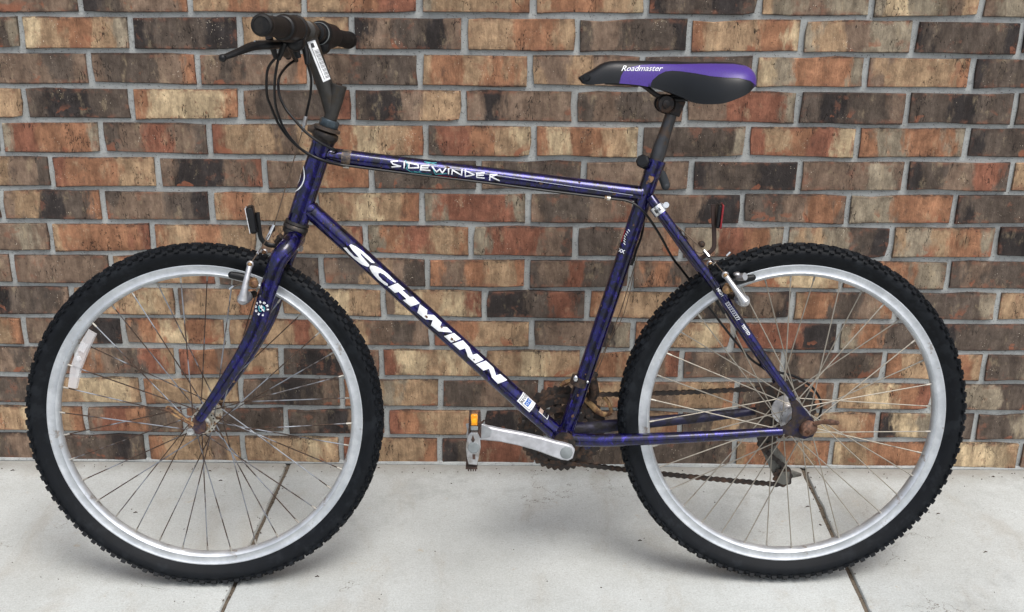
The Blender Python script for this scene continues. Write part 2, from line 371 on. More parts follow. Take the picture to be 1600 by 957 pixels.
# debris lying in the grooves and thin crumbs on the slabs
rg = random.Random(5); m = MB()
for j in (JL, JR):
    for k in range(620):
        y = -rg.random()*1.1; x = jx(j, y)+rg.gauss(0, .0024); s_ = rg.uniform(.0008, .0022)
        if rg.random() < .08 and y > -.45: x += rg.gauss(0, .008)
        m.box((x, y, (-.0085 if abs(x-jx(j, y)) < .0045 else .0012)), (s_*rg.uniform(1, 3), s_, s_*.8), Matrix.Rotation(rg.uniform(0, 3), 3, 'Z'))
for k in range(150):
    m.box((rg.uniform(-1.3, 1.3), -.02-rg.random()**2*.03 if k < 90 else -rg.random()*1.0, .0010), (rg.uniform(.0012, .0035), rg.uniform(.0006, .0014), .0010), Matrix.Rotation(rg.uniform(0, 3), 3, 'Z'))
for (x, y, _z) in ((-0.6671, -0.3905, 0.0), (-0.6566, -0.3969, 0.0), (-0.6903, -0.3842, 0.0), (-0.6675, -0.0867, 0.0), (-0.8117, -0.2236, 0.0), (-0.7024, -0.0443, 0.0), (-1.1423, -0.0497, 0.0), (1.0394, -0.0375, 0.0), (0.9115, -0.3415, 0.0), (0.2322, -0.3123, 0.0), (-0.393, -0.4486, 0.0), (0.8654, -0.1978, 0.0), (0.5983, -0.1743, 0.0)):
    m.tube([(x-.0045, y-.001, .0012), (x, y+.0015, .002), (x+.004, y+rg.uniform(-.002, .002), .0012)], [.0005, .0011, .0004], 6)
gr = m.build('plant_debris', M_grit, sharp=0); tag(gr, 'dark plant scraps and grit scattered on the concrete walk and along its joints', 'debris', kind='stuff')

# ---------------------------------------------------------------- brick wall
wall = empty('brick_wall'); tag(wall, 'wall of variegated brown, tan and charcoal bricks with grey mortar behind the bicycle', 'wall')
BW, BH = .205, .060
def brick_shape(seed):
    rg = random.Random(seed); x, z = BW/2, BH/2
    per = [(-x, -z), (-x*.45, -z), (x*.3, -z), (x*.75, -z), (x, -z), (x, -z*.1), (x, z), (x*.5, z), (-x*.1, z), (-x*.6, z), (-x, z), (-x, z*.15)]
    j = lambda s_: rg.gauss(0, s_)
    slope = j(.0009)
    per = [(px+j(.0012)*(abs(px) < x*.99), pz) for px, pz in per]
    o_ = [(px+j(.0008), pz+j(.0010)+slope*px/x) for px, pz in per]
    if rg.random() < .7:
        kc = rg.choice((0, 4, 6, 10)); sx_, sz_ = o_[kc]; c1, c2 = rg.uniform(.001, .0032), rg.uniform(.0008, .0028)
        o_[kc] = (sx_-math.copysign(c1, sx_), sz_-math.copysign(c2, sz_))
    i_ = [(px*(1-.0013/x), pz*(1-.0015/z)) for px, pz in o_]
    vs = [(px, .0011, pz) for px, pz in o_]+[(px, j(.00015), pz) for px, pz in i_]+[(px, .024, pz) for px, pz in o_]
    n = 12; fs = [tuple(range(n, 2*n))]
    for k in range(n): fs += [(k, (k+1) % n, n+(k+1) % n, n+k), (k, (k+1) % n, 2*n+(k+1) % n, 2*n+k)]
    return MB().add(vs, fs).mesh('brick', M_brick, 30)
shapes = [brick_shape(s_) for s_ in range(14)]
BR = [(-0.9886,1.0248,0.2104,0.0603,'BBBBD'),(-0.7695,1.0258,0.2041,0.0603,'KDBBO'),(-0.5499,1.0265,0.2116,0.0603,'TTOTT'),(-0.3252,1.0269,0.2142,0.0603,'TTORR'),(-0.1011,1.0269,0.2105,0.0603,'GTTTO'),(0.12,1.0266,0.208,0.0603,'TOOTL'),(0.3398,1.026,0.208,0.0603,'KDDKD'),(0.5584,1.025,0.2056,0.0603,'TGBGG'),(0.7733,1.0238,0.2007,0.0603,'GLGBT'),(0.9882,1.0224,0.2053,0.0603,'BGDDD'),(-1.1119,0.9541,0.2095,0.0596,'KKKDG'),(-0.8928,0.9545,0.2052,0.0603,'LTOTG'),(-0.6763,0.955,0.2043,0.0609,'KDDKK'),(-0.4577,0.9553,0.2092,0.0615,'TTTTT'),(-0.236,0.9554,0.2106,0.0617,'KBDKB'),(-0.014,0.9553,0.2097,0.0616,'TTOOT'),(0.2066,0.955,0.2079,0.0614,'DBDDK'),(0.4269,0.9546,0.2091,0.061,'OTTOL'),(0.6466,0.9538,0.2068,0.0602,'GTBGG'),(0.8601,0.9529,0.1966,0.0592,'KDDDK'),(1.0721,0.9524,0.2038,0.0587,'KDDKK'),(-0.9862,0.8841,0.2101,0.0592,'BBBDB'),(-0.7669,0.8842,0.2051,0.0595,'BDDBO'),(-0.5464,0.8842,0.2122,0.0596,'BDBBO'),(-0.3246,0.8843,0.2078,0.0597,'BBDDD'),(-0.1053,0.8842,0.2072,0.0596,'TOTOT'),(0.1154,0.8842,0.2105,0.0594,'TBTBB'),(0.338,0.8841,0.2111,0.0591,'DDDDD'),(0.5593,0.884,0.208,0.0587,'LGOOG'),(0.7744,0.8839,0.1986,0.0583,'BTTTO'),(0.988,0.8837,0.205,0.0577,'KDDDD'),(-1.1277,0.8148,0.2123,0.0585,'TLTTT'),(-0.9074,0.8145,0.2047,0.0591,'DKKDD'),(-0.6886,0.8141,0.2091,0.0597,'OLLLO'),(-0.4651,0.8138,0.2144,0.0603,'BDDDR'),(-0.2399,0.8136,0.2123,0.0607,'DKBTT'),(-0.0169,0.8135,0.2102,0.061,'BKBBB'),(0.205,0.8134,0.2099,0.0613,'DBDDB'),(0.4287,0.8134,0.2141,0.0614,'BBRRG'),(0.6507,0.8135,0.2063,0.0614,'DKDDB'),(0.8671,0.8136,0.2028,0.0612,'DDKDD'),(1.0835,0.8137,0.2064,0.0612,'DBDBD'),(-1.1869,0.7448,0.2094,0.0605,'BDBDD'),(-0.9724,0.7443,0.196,0.0608,'GROOG'),(-0.7584,0.7432,0.2085,0.0614,'DBRBD'),(-0.5383,0.7425,0.2079,0.0618,'RTTBT'),(-0.3178,0.7419,0.2096,0.0618,'TOLTO'),(-0.097,0.7416,0.2085,0.0616,'DROTL'),(0.1213,0.7416,0.2045,0.0613,'OLOTL'),(0.3378,0.7419,0.2048,0.0606,'DDDDG'),(0.5571,0.7424,0.2102,0.0598,'RTORL'),(0.7782,0.743,0.2084,0.0586,'OGOOG'),(0.996,0.7441,0.2036,0.0572,'KDDBD'),(-1.0919,0.6735,0.2099,0.0611,'DDTBD'),(-0.871,0.6724,0.2085,0.0605,'ROOTT'),(-0.6502,0.6716,0.2093,0.0599,'BKKBR'),(-0.43,0.671,0.2075,0.0594,'BBTOO'),(-0.2101,0.6708,0.2088,0.059,'DDDDD'),(0.0083,0.6709,0.2043,0.0588,'BDDDD'),(0.2263,0.6713,0.2083,0.0587,'BBBBB'),(0.4472,0.6721,0.2098,0.0588,'KDDKK'),(0.6661,0.673,0.2044,0.0589,'BBBGB'),(0.8811,0.6743,0.2021,0.0593,'KDBRD'),(1.096,0.6752,0.2041,0.0595,'TTOTT'),(-1.2074,0.6019,0.2108,0.061,'DDDDD'),(-0.9894,0.6016,0.2016,0.0609,'BTKDO'),(-0.7695,0.601,0.2146,0.0608,'DBBDK'),(-0.5471,0.6006,0.2066,0.0609,'TOTTO'),(-0.3277,0.6005,0.2086,0.0607,'TTLTO'),(-0.1075,0.6007,0.2083,0.0606,'GRRRG'),(0.1132,0.601,0.2095,0.0604,'BDDBR'),(0.3343,0.6017,0.209,0.0601,'BBBKK'),(0.5541,0.6026,0.207,0.0599,'DDBOB'),(0.7727,0.6038,0.2065,0.0596,'GGOOO'),(0.9903,0.6052,0.2051,0.0592,'KDDDD'),(-1.1141,0.5318,0.2113,0.0583,'BTBGB'),(-0.8946,0.5306,0.2042,0.0593,'TOOOR'),(-0.675,0.5296,0.2113,0.0604,'OTOTT'),(-0.4509,0.5291,0.2134,0.0612,'BTTTR'),(-0.2275,0.5287,0.2098,0.062,'GORTO'),(-0.0072,0.5288,0.2072,0.0625,'GRRBD'),(0.2134,0.5292,0.2103,0.063,'DDBBO'),(0.4328,0.5298,0.205,0.0634,'BGROG'),(0.6514,0.5309,0.2086,0.0635,'GTGDK'),(0.8701,0.5323,0.2053,0.0636,'TGTOG'),(1.0874,0.5335,0.2055,0.0636,'KKBKK'),(-1.205,0.4612,0.2115,0.0619,'BBBBB'),(-0.9877,0.4604,0.1995,0.0614,'BBBBB'),(-0.7706,0.4591,0.2112,0.0607,'TOTTR'),(-0.5472,0.4582,0.212,0.0601,'DDDDD'),(-0.3225,0.4577,0.2138,0.0596,'BDTBD'),(-0.1037,0.4574,0.2002,0.0593,'OBOTO'),(0.112,0.4575,0.2076,0.0592,'DBRDD'),(0.3317,0.4578,0.2082,0.059,'BODDB'),(0.5541,0.4586,0.2131,0.0592,'OOLLT'),(0.7781,0.4596,0.2112,0.0593,'TOOGG'),(0.9983,0.461,0.2056,0.0597,'DBDDD'),(-1.3075,0.3887,0.2113,0.062,'BBDBB'),(-1.0863,0.3886,0.2074,0.0618,'OKDDB'),(-0.8641,0.3881,0.2133,0.061,'TTTLT'),(-0.6402,0.3877,0.2109,0.0603,'BTTOO'),(-0.4177,0.3875,0.2107,0.0599,'TTLTT'),(-0.198,0.3874,0.2051,0.0596,'BLTLR'),(0.0208,0.3875,0.2087,0.0595,'KKDRD'),(0.2405,0.3878,0.2072,0.0595,'OTTTT'),(0.4594,0.3882,0.2071,0.0598,'DKDBK'),(0.6791,0.3889,0.2087,0.0602,'TODBO'),(0.8964,0.3896,0.2023,0.0609,'DDDDG'),(1.1119,0.3902,0.2049,0.0614,'TTOTT'),(-1.2024,0.3174,0.2114,0.0597,'TTLTO'),(-0.9824,0.3176,0.2051,0.0591,'BBBKK'),(-0.7615,0.3178,0.2129,0.0584,'BOLOT'),(-0.5378,0.318,0.2109,0.058,'TRTRT'),(-0.3152,0.3183,0.2108,0.0576,'DTBDB'),(-0.0957,0.3185,0.2046,0.0576,'ROTTT'),(0.1216,0.3185,0.2064,0.0576,'DBBKG'),(0.3384,0.3187,0.2036,0.0578,'OOTLO'),(0.5595,0.3188,0.2149,0.0582,'RRRKK'),(0.7824,0.3189,0.2074,0.0589,'GODDO'),(1.0007,0.319,0.2056,0.0597,'KDDDD'),(-1.0966,0.2468,0.2111,0.0608,'BBDBB'),(-0.8744,0.2474,0.2098,0.061,'OBDRT'),(-0.6498,0.2478,0.2158,0.0611,'ROBTT'),(-0.4256,0.2481,0.209,0.0612,'DKKDB'),(-0.2038,0.2485,0.2109,0.0612,'RLTLT'),(0.0157,0.2486,0.2046,0.0613,'TTLTT'),(0.2315,0.2487,0.2033,0.0613,'TOTBR'),(0.4495,0.2487,0.2092,0.0611,'DBDBB'),(0.6695,0.2486,0.2072,0.0611,'DBDDB'),(0.8871,0.2484,0.2043,0.0609,'OTTOT'),(1.1037,0.2482,0.2054,0.0607,'DDGDD'),(-1.1824,0.1762,0.2096,0.0594,'DDDDB'),(-0.9604,0.176,0.2108,0.0605,'BTLLT'),(-0.7395,0.1759,0.2074,0.0615,'OTTLT'),(-0.5174,0.1759,0.2132,0.0622,'BDKDB'),(-0.2958,0.1759,0.2064,0.0627,'OTGTT'),(-0.0764,0.176,0.2089,0.0629,'DDBDD'),(0.1417,0.1762,0.2037,0.0628,'RBOTT'),(0.3569,0.1764,0.2031,0.0624,'TBTTO'),(0.5729,0.1767,0.2053,0.0618,'DDTOB'),(0.7884,0.177,0.202,0.0611,'TTLOR'),(1.0031,0.1774,0.2039,0.06,'DDGDD'),(-1.0946,0.1061,0.2112,0.059,'OTLTO'),(-0.872,0.1054,0.2105,0.059,'BRODB'),(-0.6474,0.1049,0.2151,0.0591,'ODDDD'),(-0.4217,0.1045,0.2127,0.0593,'DDKBD'),(-0.2021,0.1043,0.2028,0.0595,'ROTTO'),(0.0149,0.1042,0.2075,0.0598,'KKDDD'),(0.2344,0.1043,0.2079,0.0601,'DBTTO'),(0.4507,0.1046,0.2013,0.0605,'DDTDD'),(0.669,0.105,0.2116,0.0609,'OTLTO'),(0.8892,0.1056,0.2052,0.0615,'KLGDD'),(1.1063,0.1063,0.2054,0.0621,'DDGBB'),(-1.1881,0.0352,0.2097,0.0625,'BBDBB'),(-0.9653,0.0344,0.2123,0.0625,'DDDKD'),(-0.7445,0.0338,0.2059,0.0626,'OTTBT'),(-0.5249,0.0333,0.2097,0.0626,'TTTLT'),(-0.3029,0.033,0.2105,0.0624,'ROTTO'),(-0.0817,0.0328,0.2085,0.0623,'KDRRB'),(0.1362,0.0328,0.2036,0.0621,'BDDDB'),(0.3567,0.033,0.2137,0.0618,'DDDDD'),(0.5776,0.0333,0.2047,0.0614,'TOOTO'),(0.797,0.0337,0.2104,0.0609,'LTOOO'),(1.0072,0.0343,0.1864,0.0604,'TLLLT'),(1.214,0.0347,0.2035,0.0601,'BDBDB')]
def put_brick(x, z, w_, h_, code, rg):
    o = bpy.data.objects.new('brick', rg.choice(shapes)); COL.objects.link(o); o.parent = wall
    o.location = (x, rg.uniform(-.0030, .0008), z); o.scale = (w_/BW, 1, h_/BH)
    o.rotation_euler = (rg.gauss(0, .004), rg.gauss(0, .0025), rg.gauss(0, .003))
    for i, ch in enumerate(code):
        k = rg.uniform(.86, 1.16); c_ = PAL[ch]; o['tone%d' % i] = (c_[0]*k, c_[1]*k, c_[2]*k)
rg = random.Random(11)
for (x, z, w_, h_, code) in BR: put_brick(x, z, w_, h_, code, rg)
NB = len(BR)
# the wall goes on past the frame: near courses as single bricks, the rest joined
CODES = [b[4] for b in BR]; PITCH, COURSE = .22, .07075
rows = {}
for b in BR: rows.setdefault(round(b[1]/COURSE-.5), []).append(b)
far = []
for r_ in range(-0, 34):
    if r_ in rows and len(rows[r_]) > 5:
        bs = sorted(rows[r_]); x0 = bs[0][0]; x1 = bs[-1][0]; z = bs[0][1]; z1 = bs[-1][1]
        for k in range(1, 6):
            for (xx, zz) in ((x0-k*PITCH, z), (x1+k*PITCH, z1)):
                if k <= 1 and NB < 230: put_brick(xx, zz, BW, BH, rg.choice(CODES), rg); NB += 1
                else: far.append((xx, zz))
    else:
        zz = (r_+.5)*COURSE; o_ = (r_ % 2)*.11
        for k in range(-10, 11):
            xx = k*PITCH+o_
            if 15 <= r_ <= 18 and abs(xx) < 1.25 and NB < 290: put_brick(xx, zz, BW, BH, rg.choice(CODES), rg); NB += 1
            else: far.append((xx, zz))
m = MB(); tones = []
for (x, z) in far:
    m.box((x, .0125, z), (BW, .024, BH), bev=.0012); tones += [PAL[rg.choice('KDBGTLORBDTO')]]
me = m.mesh('brick_courses', M_brick_far, 30)
at = me.color_attributes.new('tone', 'FLOAT_COLOR', 'POINT')
per = len(me.vertices)//max(1, len(far))
for i in range(len(me.vertices)):
    c_ = tones[min(i//per, len(tones)-1)]; at.data[i].color = (*c_, 1)
link('brick_courses', me, wall, kind='stuff')
m = MB(); nx, nz = 150, 80; vs = []; fs = []
rg2 = random.Random(3)
for i in range(nx+1):
    for k in range(nz+1):
        vs.append((-2.4+4.8*i/nx, .0066+rg2.uniform(-.0014, .0010), -.02+2.46*k/nz))
for i in range(nx):
    for k in range(nz): q_ = i*(nz+1)+k; fs.append((q_, q_+nz+1, q_+nz+2, q_+1))
m.add(vs, fs); m.box((0, .065, 1.2), (4.8, .12, 2.46)); m.build('mortar', M_mortar, wall, sharp=40)
# a smear of mortar bedding along the foot of the wall
m = MB(); pts = [(-2.2+.05*k, .0035-rg.random()*.003, .0012) for k in range(89)]
m.tube(pts, [.0045+rg.random()*.0025 for _ in pts], 8); m.build('base_mortar', M_mortar, wall)

# ---------------------------------------------------------------- the bicycle
G1, EX, EY, UP = ((-0.5955,-0.4665,0.0),(0.9995681451182556,0.0293857663648515,0.0),(-0.02902397881801659,0.9872618025636097,-0.15643446504023087),(-0.004596946641082754,0.15636690805283018,0.9876883405951378))
bike = empty('bicycle')
bike.matrix_world = Matrix(((EX[0], EY[0], UP[0], G1[0]), (EX[1], EY[1], UP[1], G1[1]), (EX[2], EY[2], UP[2], G1[2]), (0, 0, 0, 1)))
tag(bike, 'worn blue and violet mountain bike with knobbly tyres leaning against the brick wall', 'bicycle')
TUBES = {'DT': ((0.2087,0.0,0.7124),(0.6617,0.0,0.284),0.0158),'TT': ((0.2499,0.0,0.8007),(0.8132,0.0,0.7313),0.0142),'ST': ((0.8265,0.0,0.7906),(0.6723,0.0,0.2914),0.0146),'HT': ((0.2429,0.0,0.8246),(0.1917,0.0,0.6805),0.019),'SS': ((0.8198,-0.02,0.7251),(1.0714,-0.062,0.3791),0.0085),'FK': ((0.1638,-0.046,0.6241),(0.103,-0.05,0.4714),0.015),'SM': ((0.2544,0.0,0.9039),(0.2206,0.0,1.0097),0.015)}
def P(x, y, z): return Vector((x, y, z))
FW = P(.0140, 0, .3240); RW = P(1.0880, 0, .3235); BB = P(.6672, 0, .2835)

def decal_on(tube, polys, name, mat, parent, lift=.0004, strips=8, label=None):
    """flat print wrapped on the near side of a tube: polys in (along, across) metres"""
    p0, p1, r = TUBES[tube]; p0 = Vector(p0); ax = (Vector(p1)-p0).normalized()
    wv = ax.cross(Vector((0, -1, 0))).normalized()
    if wv.z < 0: wv = -wv
    fr = wv.cross(ax).normalized()
    if fr.y > 0: fr = -fr
    bm = bmesh.new()
    for poly in polys:
        vs = [bm.verts.new((u, v, 0)) for u, v in poly]
        try: bm.faces.new(vs)
        except ValueError: pass
    bmesh.ops.triangulate(bm, faces=bm.faces)
    for k in range(-strips, strips+1):
        bmesh.ops.bisect_plane(bm, geom=bm.verts[:]+bm.edges[:]+bm.faces[:], plane_co=(0, k*r*1.4/strips, 0), plane_no=(0, 1, 0))
    rr = r+lift
    for v in bm.verts:
        u, s_ = v.co.x, v.co.y; ph = s_/r
        v.co = p0+ax*u+wv*(math.sin(ph)*rr)+fr*(math.cos(ph)*rr)
    me = bpy.data.meshes.new(name); bm.to_mesh(me); bm.free(); me.materials.append(mat)
    for p_ in me.polygons: p_.use_smooth = True
    return link(name, me, parent, label)
def stroke(pts, w_):
    out = []
    for i in range(len(pts)-1):
        a_ = Vector(pts[i]); b_ = Vector(pts[i+1]); d = (b_-a_)
        if d.length < 1e-6: continue
        d.normalize(); n_ = Vector((-d.y, d.x))*w_/2; a2 = a_-d*w_*.3; b2 = b_+d*w_*.3
        out.append([tuple(a2-n_), tuple(b2-n_*.75), tuple(b2+n_*.75), tuple(a2+n_)])
    return out
def text_polys(txt, size=1., shear=0., offset=0., sx=1., spacing=1.):
    cu = bpy.data.curves.new('lettering', 'FONT'); cu.body = txt; cu.size = size; cu.shear = shear; cu.offset = offset; cu.space_character = spacing
    cu.align_x = 'CENTER'; cu.align_y = 'CENTER'; cu.resolution_u = 3
    ob = bpy.data.objects.new('lettering', cu); COL.objects.link(ob); bpy.context.view_layer.update()
    me = bpy.data.meshes.new_from_object(ob.evaluated_get(bpy.context.evaluated_depsgraph_get()))
    polys = [[(me.vertices[i].co.x*sx, me.vertices[i].co.y) for i in p_.vertices] for p_ in me.polygons]
    bpy.data.objects.remove(ob); bpy.data.curves.remove(cu); bpy.data.meshes.remove(me); return polys
def place(polys, c, rot=0):
    cs, sn = math.cos(rot), math.sin(rot)
    return [[(c[0]+u*cs-v*sn, c[1]+u*sn+v*cs) for u, v in p_] for p_ in polys]

# --- frame: shell and dropouts, the tubes are its sub-parts
HT0, HT1, HTr = TUBES['HT']; TT0, TT1, TTr = TUBES['TT']; DT0, DT1, DTr = TUBES['DT']; ST0, ST1, STr = TUBES['ST']
m = MB()
m.lathe([(.0205, -.036), (.0222, -.033), (.0222, .033), (.0205, .036)], BB, (0, 1, 0), 28)
def plate(pts, y, t): 
    m.prism([(q[0], q[2]) for q in pts], y-t/2, y+t/2, bev=.0008)
drop = [(1.0697, -0.064, 0.3797), (1.084, -0.064, 0.3678), (1.1012, -0.064, 0.3474), (1.1135, -0.064, 0.3318), (1.1189, -0.064, 0.3174), (1.1128, -0.064, 0.303), (1.0969, -0.064, 0.2983), (1.0816, -0.064, 0.302), (1.0617, -0.064, 0.3081), (1.0502, -0.064, 0.3069), (1.0485, -0.064, 0.3189), (1.0632, -0.064, 0.3249), (1.073, -0.064, 0.3356), (1.0733, -0.064, 0.3535), (1.0654, -0.064, 0.3726)]
frame = m.build('frame', M_paint, bike)
M_dropm = rusty('worn_dropout_paint', (.010, .010, .045), (.035, .022, .016), .38, .60, .42, .4, 55)
m = MB(); plate(drop, -.064, .005); m.build('dropout', M_dropm, frame)
m = MB(); plate([(q[0], 0, q[2]) for q in drop], .064, .005); m.build('dropout', M_dropm, frame)
m = MB(); m.tube([HT0, HT1], HTr, 28); m.tube([lerp(HT0, HT1, -.02), lerp(HT0, HT1, .03)], HTr+.0008, 28); m.tube([lerp(HT0, HT1, .97), lerp(HT0, HT1, 1.02)], HTr+.0008, 28)
head = m.build('head_tube', M_paint, frame)
m = MB(); m.tube([TT0, TT1], TTr, 24); top_t = m.build('top_tube', M_paint, frame)
m = MB(); m.tube([DT0, DT1], DTr, 26); down_t = m.build('down_tube', M_paint, frame)
m = MB(); m.tube([ST0, ST1], STr, 24); m.tube([ST0, lerp(ST0, ST1, .05)], STr+.0012, 24); seat_t = m.build('seat_tube', M_paint, frame)
# worn welds at the junctions
for (q, d_, rr_) in (((0.2578, 0.0, 0.8001), Vector(TT1)-Vector(TT0), .0152), ((0.8041, 0.0, 0.733), Vector(TT1)-Vector(TT0), .0150), ((0.2186, 0.0, 0.7033), Vector(DT1)-Vector(DT0), .0168)):
    m = MB(); d_ = d_.normalized(); q = Vector(q)
    m.tube([q-d_*.004, q-d_*.001, q+d_*.002], [rr_*1.02, rr_*1.03, rr_*.96], 24); m.build('weld_bead', M_paint, frame)
SSn = [(0.8167, -0.017, 0.7282), (0.8307, -0.026, 0.7078), (0.8788, -0.04, 0.6418), (0.9301, -0.05, 0.575), (0.985, -0.057, 0.4967), (1.0384, -0.062, 0.4206), (1.0746, -0.064, 0.3725)]
CSn = [(0.673, -0.028, 0.2884), (0.7064, -0.034, 0.2878), (0.7581, -0.042, 0.2902), (0.8498, -0.05, 0.296), (0.9412, -0.056, 0.3024), (1.0206, -0.062, 0.31), (1.0569, -0.064, 0.3129)]
for sgn in (1, -1):
    m = MB(); m.tube([(p[0], p[1]*sgn, p[2]) for p in SSn], [.0085, .0086, .0086, .0086, .0082, .0072, .0062], 16, sub=6)
    m.build('seat_stay', M_paint, frame)
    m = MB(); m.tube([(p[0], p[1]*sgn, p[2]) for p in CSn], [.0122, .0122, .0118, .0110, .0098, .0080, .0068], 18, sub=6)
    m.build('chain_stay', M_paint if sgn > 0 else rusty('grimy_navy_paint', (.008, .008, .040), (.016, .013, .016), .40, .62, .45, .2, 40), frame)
m = MB(); q = Vector((0.901, 0.0, 0.6191)); m.tube([q+P(0, -.036, 0), q+P(0, .036, 0)], .0065, 12); m.build('stay_bridge', M_paint, frame)
m = MB(); q = Vector((0.7104, 0.0, 0.2739)); m.tube([q+P(0, -.03, 0), q+P(0, .03, 0)], .0065, 12); m.build('stay_bridge', M_paint, frame)
# bands where paint is worn to bare metal
a = N('bare_worn_tube_band'); o = a.obj()
a.P(Base_Color=a.mix(a.rng(a.noise(o, 90, 4, .7), .4, .6), (.05, .045, .05), (.17, .12, .08)), Roughness=.5, Metallic=.4); M_band = a.m
def band(tube, t0, t1, name='worn_band', mat=M_band, e=.0005):
    p0, p1, r = TUBES[tube]; m = MB(); m.tube([lerp(p0, p1, t0), lerp(p0, p1, t1)], r+e, 24, cap=False); return m.build(name, mat, frame)
band('TT', .045, .073)
decal_on('ST', [[(.030+.0085*math.cos(t*.63), .001+.0050*math.sin(t*.63)) for t in range(10)]], 'paint_chip', simple('rusty_chip', (.22, .13, .06), .8, dirt=(.03, .02, .02), dscale=200, damt=.9), seat_t)
M_chip = simple('rust_chip', (.10, .055, .030), .85, dirt=(.03, .02, .015), dscale=300, damt=.9)
CHIPS = {'DT': [(0.35,0.0021),(0.3558,0.0026),(0.2885,0.001),(0.2438,0.0209),(0.0581,0.011),(0.0428,0.001),(0.4053,0.0019),(0.5554,-0.003),(0.5774,-0.0024),(0.1982,0.0088),(0.3222,0.0051)],'TT': [(0.0555,0.0006),(0.0964,-0.0085),(0.2117,0.0063),(0.3763,-0.0018),(0.4431,0.0089),(0.5071,-0.0041)],'ST': [(0.0388,0.0045),(0.0725,0.0102),(0.118,0.0042),(0.2742,0.0143),(0.4023,0.0015),(0.4444,0.0026),(0.4841,-0.0004)]}
rgc = random.Random(2)
for tb, par in (('DT', down_t), ('TT', top_t), ('ST', seat_t)):
    for (u, v) in CHIPS[tb]:
        n_ = 9; rr_ = rgc.uniform(.0010, .0026)
        decal_on(tb, [[(u+rr_*rgc.uniform(.5, 1.5)*math.cos(t*2*math.pi/n_)*1.3, v+rr_*rgc.uniform(.45, 1.1)*math.sin(t*2*math.pi/n_)) for t in range(n_)]], 'paint_chip', M_chip, par, .0010, 2)
# lettering on the tubes
decal_on('DT', [[(0.0971,-0.0078),(0.1017,-0.0035),(0.1121,-0.0051),(0.1221,-0.0057),(0.1294,-0.0018),(0.1227,-0.0008),(0.1113,0.0003),(0.1024,0.0028),(0.1031,0.0063),(0.1112,0.009),(0.1247,0.0111),(0.1433,0.0118),(0.1568,0.0104),(0.1515,0.0064),(0.1385,0.0061),(0.1252,0.0064),(0.1299,0.0039),(0.1418,0.0024),(0.1513,0.0014),(0.1534,-0.001),(0.1511,-0.0039),(0.1411,-0.0081),(0.127,-0.0099),(0.112,-0.0103)],[(0.1542,-0.0008),(0.1543,0.0022),(0.1595,0.006),(0.1713,0.0102),(0.1855,0.0117),(0.2077,0.0105),(0.206,0.0079),(0.1942,0.0059),(0.1826,0.0059),(0.175,0.0037),(0.1736,0.0005),(0.1773,-0.002),(0.1869,-0.003),(0.1988,-0.0017),(0.2007,-0.0046),(0.1959,-0.0071),(0.1798,-0.0086),(0.1647,-0.0064),(0.1562,-0.003)],[(0.2019,-0.0056),(0.2102,0.0109),(0.228,0.0117),(0.2249,0.0071),(0.2431,0.0074),(0.2473,0.0118),(0.2641,0.011),(0.2557,-0.0046),(0.2377,-0.0055),(0.2412,0.0005),(0.2221,0.0006),(0.2187,-0.0054)],[(0.265,0.0099),(0.282,0.0114),(0.2868,0.0042),(0.297,0.0126),(0.3164,0.0118),(0.3195,0.0042),(0.3294,0.0122),(0.3431,0.0116),(0.3229,-0.004),(0.3054,-0.005),(0.3015,0.0044),(0.2906,-0.0036),(0.2721,-0.0046)],[(0.3358,-0.0037),(0.3459,0.0131),(0.363,0.0142),(0.3534,-0.0036)],[(0.3567,-0.0035),(0.367,0.0145),(0.3843,0.0127),(0.3975,0.0061),(0.4023,0.0134),(0.4189,0.0136),(0.4114,-0.0023),(0.3936,-0.0022),(0.3793,0.0057),(0.3742,-0.003)],[(0.4134,-0.0024),(0.4233,0.0152),(0.4418,0.0154),(0.4548,0.0069),(0.4595,0.015),(0.4765,0.0153),(0.4676,-0.002),(0.4513,-0.0008),(0.4366,0.0072),(0.4316,-0.002)]], 'lettering', M_white, down_t, .0005)
sp = []
for l in [[(0.1229,0.0066),(0.1121,0.0044),(0.1163,0.0005),(0.1297,-0.0016),(0.1145,-0.0046)],[(0.1354,0.0066),(0.1358,-0.0038)],[(0.1399,0.0061),(0.1592,0.0043),(0.1612,-0.0002),(0.1438,-0.0028),(0.1438,0.0039)],[(0.1782,0.0052),(0.1652,0.0035),(0.1644,-0.0033),(0.1813,-0.0026)],[(0.1663,-0.0),(0.1772,0.0013)],[(0.1842,0.0044),(0.1925,-0.0035),(0.1978,0.0016),(0.2029,-0.0041),(0.2091,0.006)],[(0.213,0.0042),(0.214,-0.0047)],[(0.2199,-0.0047),(0.2198,0.0028),(0.2368,-0.0041),(0.2365,0.0056)],[(0.2424,0.0056),(0.2436,-0.0056),(0.2586,-0.0006),(0.2448,0.0037)],[(0.2757,0.0045),(0.2627,0.0022),(0.2635,-0.0045),(0.2768,-0.0044)],[(0.2638,-0.0007),(0.2748,0.0004)],[(0.2867,-0.0072),(0.2863,0.0028),(0.298,0.0043),(0.2882,-0.0006),(0.3036,-0.0057)]]: sp += stroke(l, .0025)
decal_on('TT', sp, 'lettering', M_white, top_t, .0007)
sp = []
for l in [[(0.1365,0.0092),(0.142,0.0007),(0.1395,-0.0041),(0.1517,-0.0128)],[(0.1701,0.0116),(0.1789,0.0117),(0.1911,0.0084)],[(0.1545,-0.008),(0.1723,-0.0111),(0.1841,-0.01)],[(0.1841,0.0059),(0.1914,-0.0088),(0.2103,-0.0044)],[(0.1733,0.0093),(0.1906,0.0131)],[(0.1487,-0.0099),(0.1605,-0.0099),(0.166,-0.0038)]]: sp += stroke(l, .0020)
decal_on('TT', sp, 'teal_flash', M_teal, top_t, .0004)
sp = []
